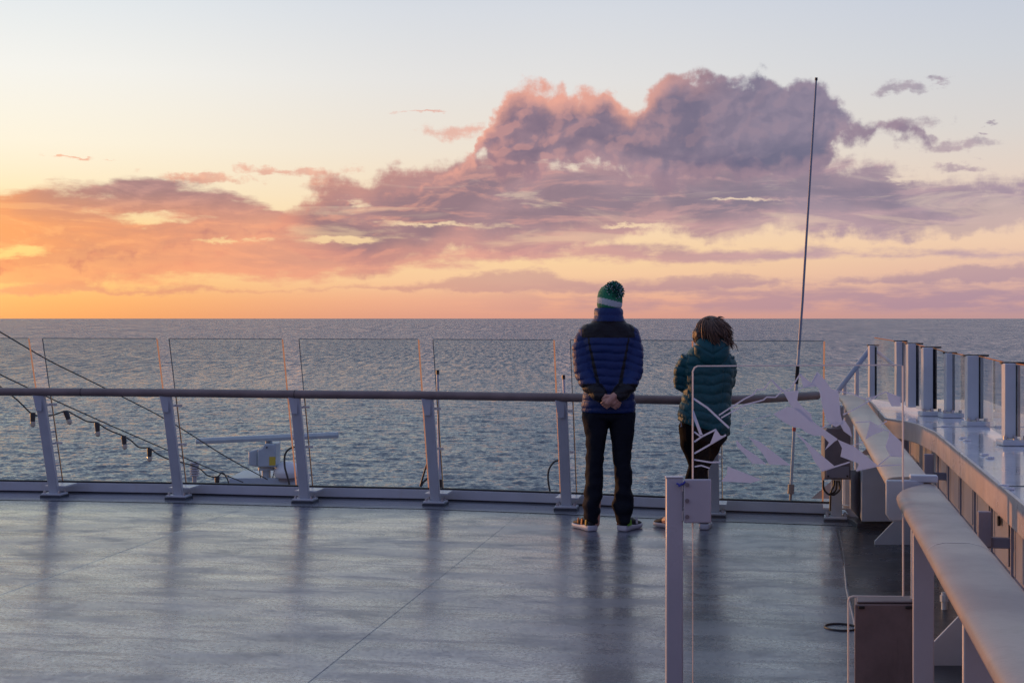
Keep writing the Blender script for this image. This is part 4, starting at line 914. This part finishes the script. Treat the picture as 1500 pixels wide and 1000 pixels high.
jk = MB()
rows = [(451,872,910,.098,.0),(458,871,912,.108,.0),(467,870,913,.112,-.005),(472,866,917,.118,-.005),(476,856,926,.125,0),(482,848,934,.130,0),(490,846,936,.135,0),(504,850,932,.150,0),(530,855,928,.158,0),(560,856,927,.158,-.005),(580,854,929,.158,-.005),(596,852,931,.158,0),(603,853,930,.150,0)]
jk.loft([hring(((a+b)/2-890)*KM, cy, m_(0,y).z, (b-a)/2*KM, ry, 36, .9) for y,a,b,ry,cy in rows])
for s in (-1, 1): jk.tube(ARM[s], [.068,.078,.077,.068,.054,.044], 18)
me = fused(jk, .0075, 5, .5)
zq = .0605
def disp(co, no):
    x, y, z = co.T; am = np.minimum(segd(co, ARM[-1][0], ARM[-1][2]), segd(co, ARM[1][0], ARM[1][2]))
    am = np.minimum(am, np.minimum(segd(co, ARM[-1][2], ARM[-1][5]), segd(co, ARM[1][2], ARM[1][5])))
    arm = (np.abs(x) > .155) & (am < .1)
    s = z + np.where(arm, .35*(np.abs(x)-.2)+.02, .004*np.sin(x*22))
    q = np.abs(np.sin(math.pi*(s-m_(0,494).z)/zq))
    d_ = .0150*(q**.34-.62)*(.8+.6*vnoise(co, 6, 9))
    yoke = (z > m_(0,493).z) & ~arm
    top = np.clip((z-m_(0,502).z)/.07, 0, 1); d_ = d_*(1-.7*top); d_ = np.where(yoke, .002*np.sin(x*40+z*30), d_)
    coll = z > m_(0,472).z
    d_ = np.where(coll, .005*(np.abs(np.sin(math.pi*(z-m_(0,472).z)/.055))**.5), d_)
    return d_ + .004*vnoise(co, 14) + .002*vnoise(co, 40, 3)
def colour(co):
    x, y, z = co.T; c = np.empty_like(co); c[:] = (.006,.024,.115)
    blk = np.array((.006,.006,.010))
    c[(z > m_(0,494.5).z) & (z < m_(0,470.5).z) & (np.abs(x) < .203-.25*np.maximum(0, z-m_(0,480).z))] = blk
    for s in (-1, 1):
        a = np.array((s*.155, z.min()*0-.1, m_(0,494).z)); b = np.array((s*.085, -.16, m_(0,562).z))
        p = np.stack([x, np.full_like(x, -.13), z], -1); dd = segd(p, (a[0],-.13,a[2]), (b[0],-.13,b[2]))
        c[(dd < .006+.010*np.clip((m_(0,494).z-z)/.35, 0, 1)) & (y < .0)] = blk
        c[(segd(co, ARM[s][3], ARM[s][5]) < .068) & (s*(x-s*.0) > -.02) & (y < -.10) & (z < m_(0,560).z)] = blk
    return c
cloth(me, disp, colour)
put('jacket', me, dyed('quilted_nylon', .5, .0, 60, .35, .3), man)
tr = MB()
LL = [(603,852,893,.12),(617,853,892,.115),(638,857.5,889,.10),(657,858.5,886,.09),(676,858,884,.085),(695,856.6,883.5,.082),(714,856,882,.08),(733,854,881,.085),(748,855,880,.085),(758,858,877,.08),(765,859,876,.07)]
RR = [(603,888,931,.12),(617,891,930,.115),(638,894.5,928.5,.10),(657,896.5,926,.09),(676,898.5,924,.085),(690,899.5,926,.085),(714,899.5,924,.08),(733,897,927,.085),(743,898,929,.09),(753,902,927,.085),(765,906,923,.07)]
for T_ in (LL, RR): tr.loft([hring(((a+b)/2-890)*KM, .0, m_(0,y).z, (b-a)/2*KM, ry, 26) for y,a,b,ry in T_])
tr.loft([hring(.002,0,m_(0,596).z,.195,.125), hring(.002,0,m_(0,610).z,.20,.13), hring(.002,0,m_(0,616).z,.13,.10)])
me = fused(tr, .0085, 4, .5)
def tdisp(co, no):
    z = co[:,2]; lo = np.clip((.55-z)/.5, 0, 1)
    return (.006+.016*lo)*vnoise(co*np.array((1,1,1.9)), 8, 5)+.004*vnoise(co, 22, 2)+.004*lo*np.sin(z*60+co[:,0]*25)
cloth(me, tdisp)
put('trousers', me, mat('dark_trousers', (.008,.010,.017), .8, spec=.15, bump=.15, bscale=200, var=.15), man)
white_sole = mat('white_sole', (.52,.52,.56), .5); black_up = mat('black_shoe_mesh', (.012,.014,.018), .6, bump=.3, bscale=200)
neon = mat('neon_green_patch', (.12,.36,.02), .6); orange = mat('orange_patch', (.40,.10,.02), .6); yell = mat('yellow_patch', (.35,.22,.02), .6)
s1 = shoe(man, OM+Vector(((868-890)*KM,-.045,0)), math.radians(-24), .31, .112, white_sole, black_up, [(.06,.15,-1,yell),(.28,.38,-1,orange),(.50,.56,-1,orange),(.05,.14,1,neon)])
s2 = shoe(man, OM+Vector(((910-890)*KM,-.05,0)), math.radians(31), .31, .112, white_sole, black_up, [(.03,.26,1,neon),(.5,.6,1,white_sole),(.04,.2,-1,orange)])
# bobble hat
ht = MB(); hz = m_(0,436).z
prof = [(452,.088,.104),(448,.098,.112),(441,.100,.114),(434,.098,.110),(427,.090,.100),(421,.070,.078),(417.5,.040,.045),(416.5,.012,.014)]
ht.loft([hring(hc.x+(436-y)*.0002, .012, m_(0,y).z, a*.98, b, 44) for y,a,b in prof])
me = fused(ht, .006, 1, .4)
cloth(me, lambda co, no: .0022*np.sin(np.arctan2(co[:,1]-.012, co[:,0]-hc.x)*44)+.0015*np.sin(co[:,2]*420),
      lambda co: np.where(((co[:,2]+.25*(co[:,0]-hc.x) > m_(0,448.5).z) & (co[:,2]+.25*(co[:,0]-hc.x) < m_(0,439.5).z))[:,None], np.array((.50,.55,.58)), np.array((.012,.20,.10))))
hat = put('bobble_hat', me, dyed('knitted_wool', .9, .3, 90, .4), man)
rnd = random.Random(5); mbp = MB(); pc = m_(898.5,427.5,-.03)
for k in range(850):
    v_ = Vector((rnd.gauss(0,1), rnd.gauss(0,1), rnd.gauss(0,1))).normalized(); r_ = .080*(.85+.25*rnd.random()); mbp.k = rnd.choice((0,0,1,2,2))
    t_ = v_.orthogonal().normalized(); w_ = v_.cross(t_); a = rnd.random()*6.28; bend = (t_*math.cos(a)+w_*math.sin(a))*.018
    mbp.tube([pc+v_*.01, pc+v_*r_*.6+bend*.4, pc+v_*r_+bend], [.002,.0036,.003], 4)
pp = mbp.build('pompom', [mat('green_yarn', (.015,.19,.13), .9), mat('white_yarn', (.62,.70,.72), .9), mat('dark_teal_yarn', (.01,.085,.085), .9)], None); pp.parent = hat

# ---- the woman
DW = 11.15; KW = DW/F; OW = Vector(((1033-750)*KW, DW, 0))
def w_(px, py, y=0.0): return Vector(((px-1033)*KW, y, H-(py-466)*KW))
wb = MB(); hc = w_(1039, 489, .03); head(wb, hc, .09, math.radians(28))
wb.tube([hc+Vector((0,-.01,-.07)), w_(1038,512), w_(1038,525)], [.05,.055,.07], 14)
wb.loft([hring(w_(1037,0).x,0,w_(0,y).z,rx,ry) for y,rx,ry in ((520,.14,.08),(535,.15,.1),(565,.14,.10),(590,.13,.09),(620,.145,.09),(640,.12,.07))])
WA = {-1: [w_(1009,524,.0), w_(999.5,541,.02), w_(998.5,562,.035), w_(1010,571,.14), w_(1032,566,.20), w_(1046,560,.20)],
       1: [w_(1065,523,.0), w_(1068.5,541,.01), w_(1066,563,.03), w_(1056,570,.14), w_(1034,572,.21), w_(1020,566,.21)]}
for s in (-1,1): wb.tube(WA[s], [.045,.042,.036,.032,.028,.026], 12)
hand(wb, w_(1046,560,.20), Vector((1,.0,.35)), Vector((-.2,0,1)), Vector((0,1,0)), .35)
hand(wb, w_(1020,566,.21), Vector((-1,.0,.35)), Vector((.2,0,1)), Vector((0,1,0)), .35)
WL = [[w_(1012,622), w_(1012,650,.01), w_(1019,683,.02), w_(1009,712,.0), w_(984,756,-.01)], [w_(1046,626), w_(1040,656,.0), w_(1027,686,-.02), w_(1028,718,-.03), w_(1030,764,-.02)]]
WR = [[.088,.078,.052,.048,.034],[.088,.072,.052,.048,.034]]
for p, r in zip(WL, WR): wb.tube(p, [x*.78 for x in r], 14)
for p, dx in ((WL[0][-1], -.06), (WL[1][-1], .03)): wb.tube([p, p+Vector((dx*.4,.02,-.03)), Vector((p.x+dx, p.y+.13, .045))], [.034,.036,.026], 10)
me = fused(wb, .0052, 2, .4); woman = put('person', me, skin, None, OW); cloth(me)
tag(woman, 'woman with windblown brown hair in teal quilted jacket and black leggings, arms folded', 'person')
lg = MB()
for p, r in zip(WL, WR): lg.tube(p, [r[0]*1.12, r[1]*1.06, r[2], r[3], r[4]*1.12], 20)
lg.loft([hring(w_(1031,0).x,0,w_(0,y).z,rx,ry,28,.95) for y,rx,ry in ((600,.16,.12),(615,.185,.135),(630,.195,.14),(643,.183,.135),(652,.14,.11))])
me = fused(lg, .0075, 4, .5); cloth(me, lambda co, no: .004*vnoise(co, 14, 4))
put('leggings', me, mat('black_leggings', (.004,.004,.006), .8, spec=.08, bump=.05, bscale=100), woman)
wj = MB()
rows = [(506,1016,1060,.10,0),(513,1011,1065,.115,0),(520,1005,1071,.125,0),(530,1001,1075,.135,0),(545,1001,1075,.145,.02),(560,1003,1073,.15,.02),(575,1002,1071,.15,.06),(590,999,1070,.15,.12),(605,995,1069.5,.158,.2),(618,993,1069,.162,.27),(627,994.5,1068,.158,.31)]
wj.loft([hring(((a+b)/2-1033)*KW, 0, w_(0,y).z, (b-a)/2*KW, ry, 36, .92, tl) for y,a,b,ry,tl in rows])
for s in (-1,1): wj.tube(WA[s], [.062,.062,.060,.052,.044,.036], 16)
me = fused(wj, .0075, 5, .5); zw = .073
def wdisp(co, no):
    x, y, z = co.T; cx = w_(1037,0).x; low = np.clip((w_(0,560).z-z)/.3, 0, 1); arm = np.abs(x-cx) > .165
    s = z + low*.22*(x-cx)+.010*np.sin(x*16+2)+.006*np.sin(x*37)+np.where(arm, .03, 0)
    d_ = .0125*(np.abs(np.sin(math.pi*(s-w_(0,534).z)/zw))**.42-.6)
    seam = np.exp(-((x-w_(1057,0).x-.1*(z-1.2))/.006)**2)*(y < 0)*(z < w_(0,532).z)
    return d_ - .006*seam + .005*vnoise(co, 15, 8) + .003*vnoise(co, 40, 1)
cloth(me, wdisp); teal = mat('teal_nylon', (.004,.074,.088), .5, spec=.3, bump=.3, bscale=60, var=.15)
put('jacket', me, teal, woman)
hd = MB(); c = w_(1040,513,-.08)
rg = []
for k in range(13):
    t = k/12; a = math.pi*t; z = c.z+.095*math.cos(a)-.01
    wx = .135*math.sin(a)**.55+.004; wy = .075*math.sin(a)**.7+.004
    rg.append([Vector((c.x+wx*math.cos(b), c.y+wy*math.sin(b)-.02*math.sin(a)*t, z-.035*t*(1-abs(math.cos(b))**2)+.028*abs(math.cos(b))**2*(1-t))) for b in [2*math.pi*j/32 for j in range(32)]])
hd.loft(rg); me = fused(hd, .007, 3, .5)
cloth(me, lambda co, no: .007*vnoise(co*np.array((1,1,1.6)), 13, 6)-.010*np.exp(-((co[:,0]-c.x-.012)/.010)**2)-.009*np.exp(-((co[:,2]-c.z+.03-.6*np.abs(co[:,0]-c.x))/.009)**2))
put('hood', me, teal, woman)
# hair: a wind-tossed mass with strands of its own
hm = MB(); hcx = w_(1041,486,-.005)
hm.ball(hcx, (.118,.125,.120), 22, 14); hm.ball(w_(1052,500,-.03), (.075,.08,.080), 16, 10); hm.ball(w_(1024,492,-.01), (.055,.08,.075), 16, 10)
me = fused(hm, .008, 3, .5)
n_ = len(me.vertices)
cloth(me, lambda co, no: .010*vnoise(co*np.array((3.0,3.0,.9)), 14, 2)+.008*vnoise(co*np.array((2.0,2.0,.8)), 30, 7))
def hair_mat(name, c): return mat(name, c, .45, var=.4, vscale=40, bump=.4, bscale=60, stretch=(3,3,.6))
hair = put('hair', me, hair_mat('brown_hair', (.050,.030,.022)), woman)
hs = MB(); rnd = random.Random(11)
def surf(a, th, f): return hcx+Vector((math.cos(a)*math.sin(th)*.119, math.sin(a)*math.sin(th)*.126, math.cos(th)*.121))*f
clumps = [(rnd.uniform(0, 6.28), rnd.uniform(.05, .9), rnd.gauss(0, .10)) for _ in range(60)]
for k in range(1500):
    a0, th0, sw = rnd.choice(clumps); a = a0+rnd.gauss(0, .10); th = max(.03, th0+rnd.gauss(0, .18)); hs.k = rnd.choice((0,0,1,1,2))
    if math.sin(a) > .75: continue
    f = .985+.05*rnd.random(); pts = []; end = th+rnd.uniform(.8, 1.6); n = 9; out = rnd.uniform(.0, .16)*(1 if rnd.random() < .75 else 2.0)
    for j in range(n):
        t = j/(n-1); th_j = th+(end-th)*t; aa = a+sw*t*2.0+.05*math.sin(t*5+a0*3); p = surf(aa, min(th_j, 1.75), f+out*t*t)
        if th_j > 1.75: p = p+Vector((.02*(th_j-1.75), 0, -.13*(th_j-1.75)))
        pts.append(p+Vector((.030*t*t, 0, -.012*t)))
    if pts[-1].z < w_(0,515).z or pts[-1].x < w_(1012,0).x: continue
    hs.tube(pts, [.0026,.0034,.0036,.0036,.0034,.0032,.0028,.002,.001], 4)
for k in range(110):   # locks lifted by the wind at the crown
    p = w_(1040+rnd.gauss(0,5), 466+abs(rnd.gauss(0,2)), rnd.gauss(0,.03)); pts = [p]; dirv = Vector((rnd.gauss(.35,.35), rnd.gauss(0,.2), .75))
    for j in range(5):
        dirv = (dirv+Vector((.55+rnd.gauss(0,.2), rnd.gauss(0,.1), -.42+rnd.gauss(0,.1)))).normalized(); pts.append(pts[-1]+dirv*rnd.uniform(.009,.017))
    hs.k = rnd.choice((0,1,1,2)); hs.tube(pts, [.004,.004,.0035,.003,.002,.001], 4)
for k in range(160):  # looser ends blown out on the right
    p = w_(1056+rnd.gauss(0,5), 488+rnd.random()*18, -.02+rnd.gauss(0,.05)); pts = [p]; dirv = Vector((.5+rnd.gauss(0,.2), rnd.gauss(0,.2), -.8))
    for j in range(5):
        dirv = (dirv+Vector((rnd.gauss(.02,.16), 0, rnd.gauss(-.1,.1)))).normalized(); pts.append(pts[-1]+dirv*.013)
    hs.k = rnd.choice((0,1,2)); hs.tube(pts, [.004,.004,.0035,.003,.002,.001], 4)
st_ = hs.build('hair_strands', [hair_mat('dark_strands', (.045,.024,.016)), hair_mat('mid_strands', (.12,.062,.038)), hair_mat('light_strands', (.26,.15,.09))], None, smooth='all'); st_.parent = hair
grey_sole = mat('pale_sole', (.45,.46,.50), .5)
shoe(woman, OW+Vector((w_(991,0).x, -.02, 0)), math.radians(-38), .25, .095, grey_sole, black_up)
shoe(woman, OW+Vector((w_(1030,0).x, -.06, 0)), math.radians(12), .27, .10, grey_sole, black_up, [(.04,.2,-1,grey_sole)])
zp = MB(); a = w_(995,617,-.10); zp.tube([a, a+Vector((.004,-.004,-.02)), a+Vector((-.002,-.004,-.035)), a+Vector((.008,-.003,-.03))], .0022, 5); z_ = zp.build('zip_pull', M['antenna'], None); z_.parent = woman
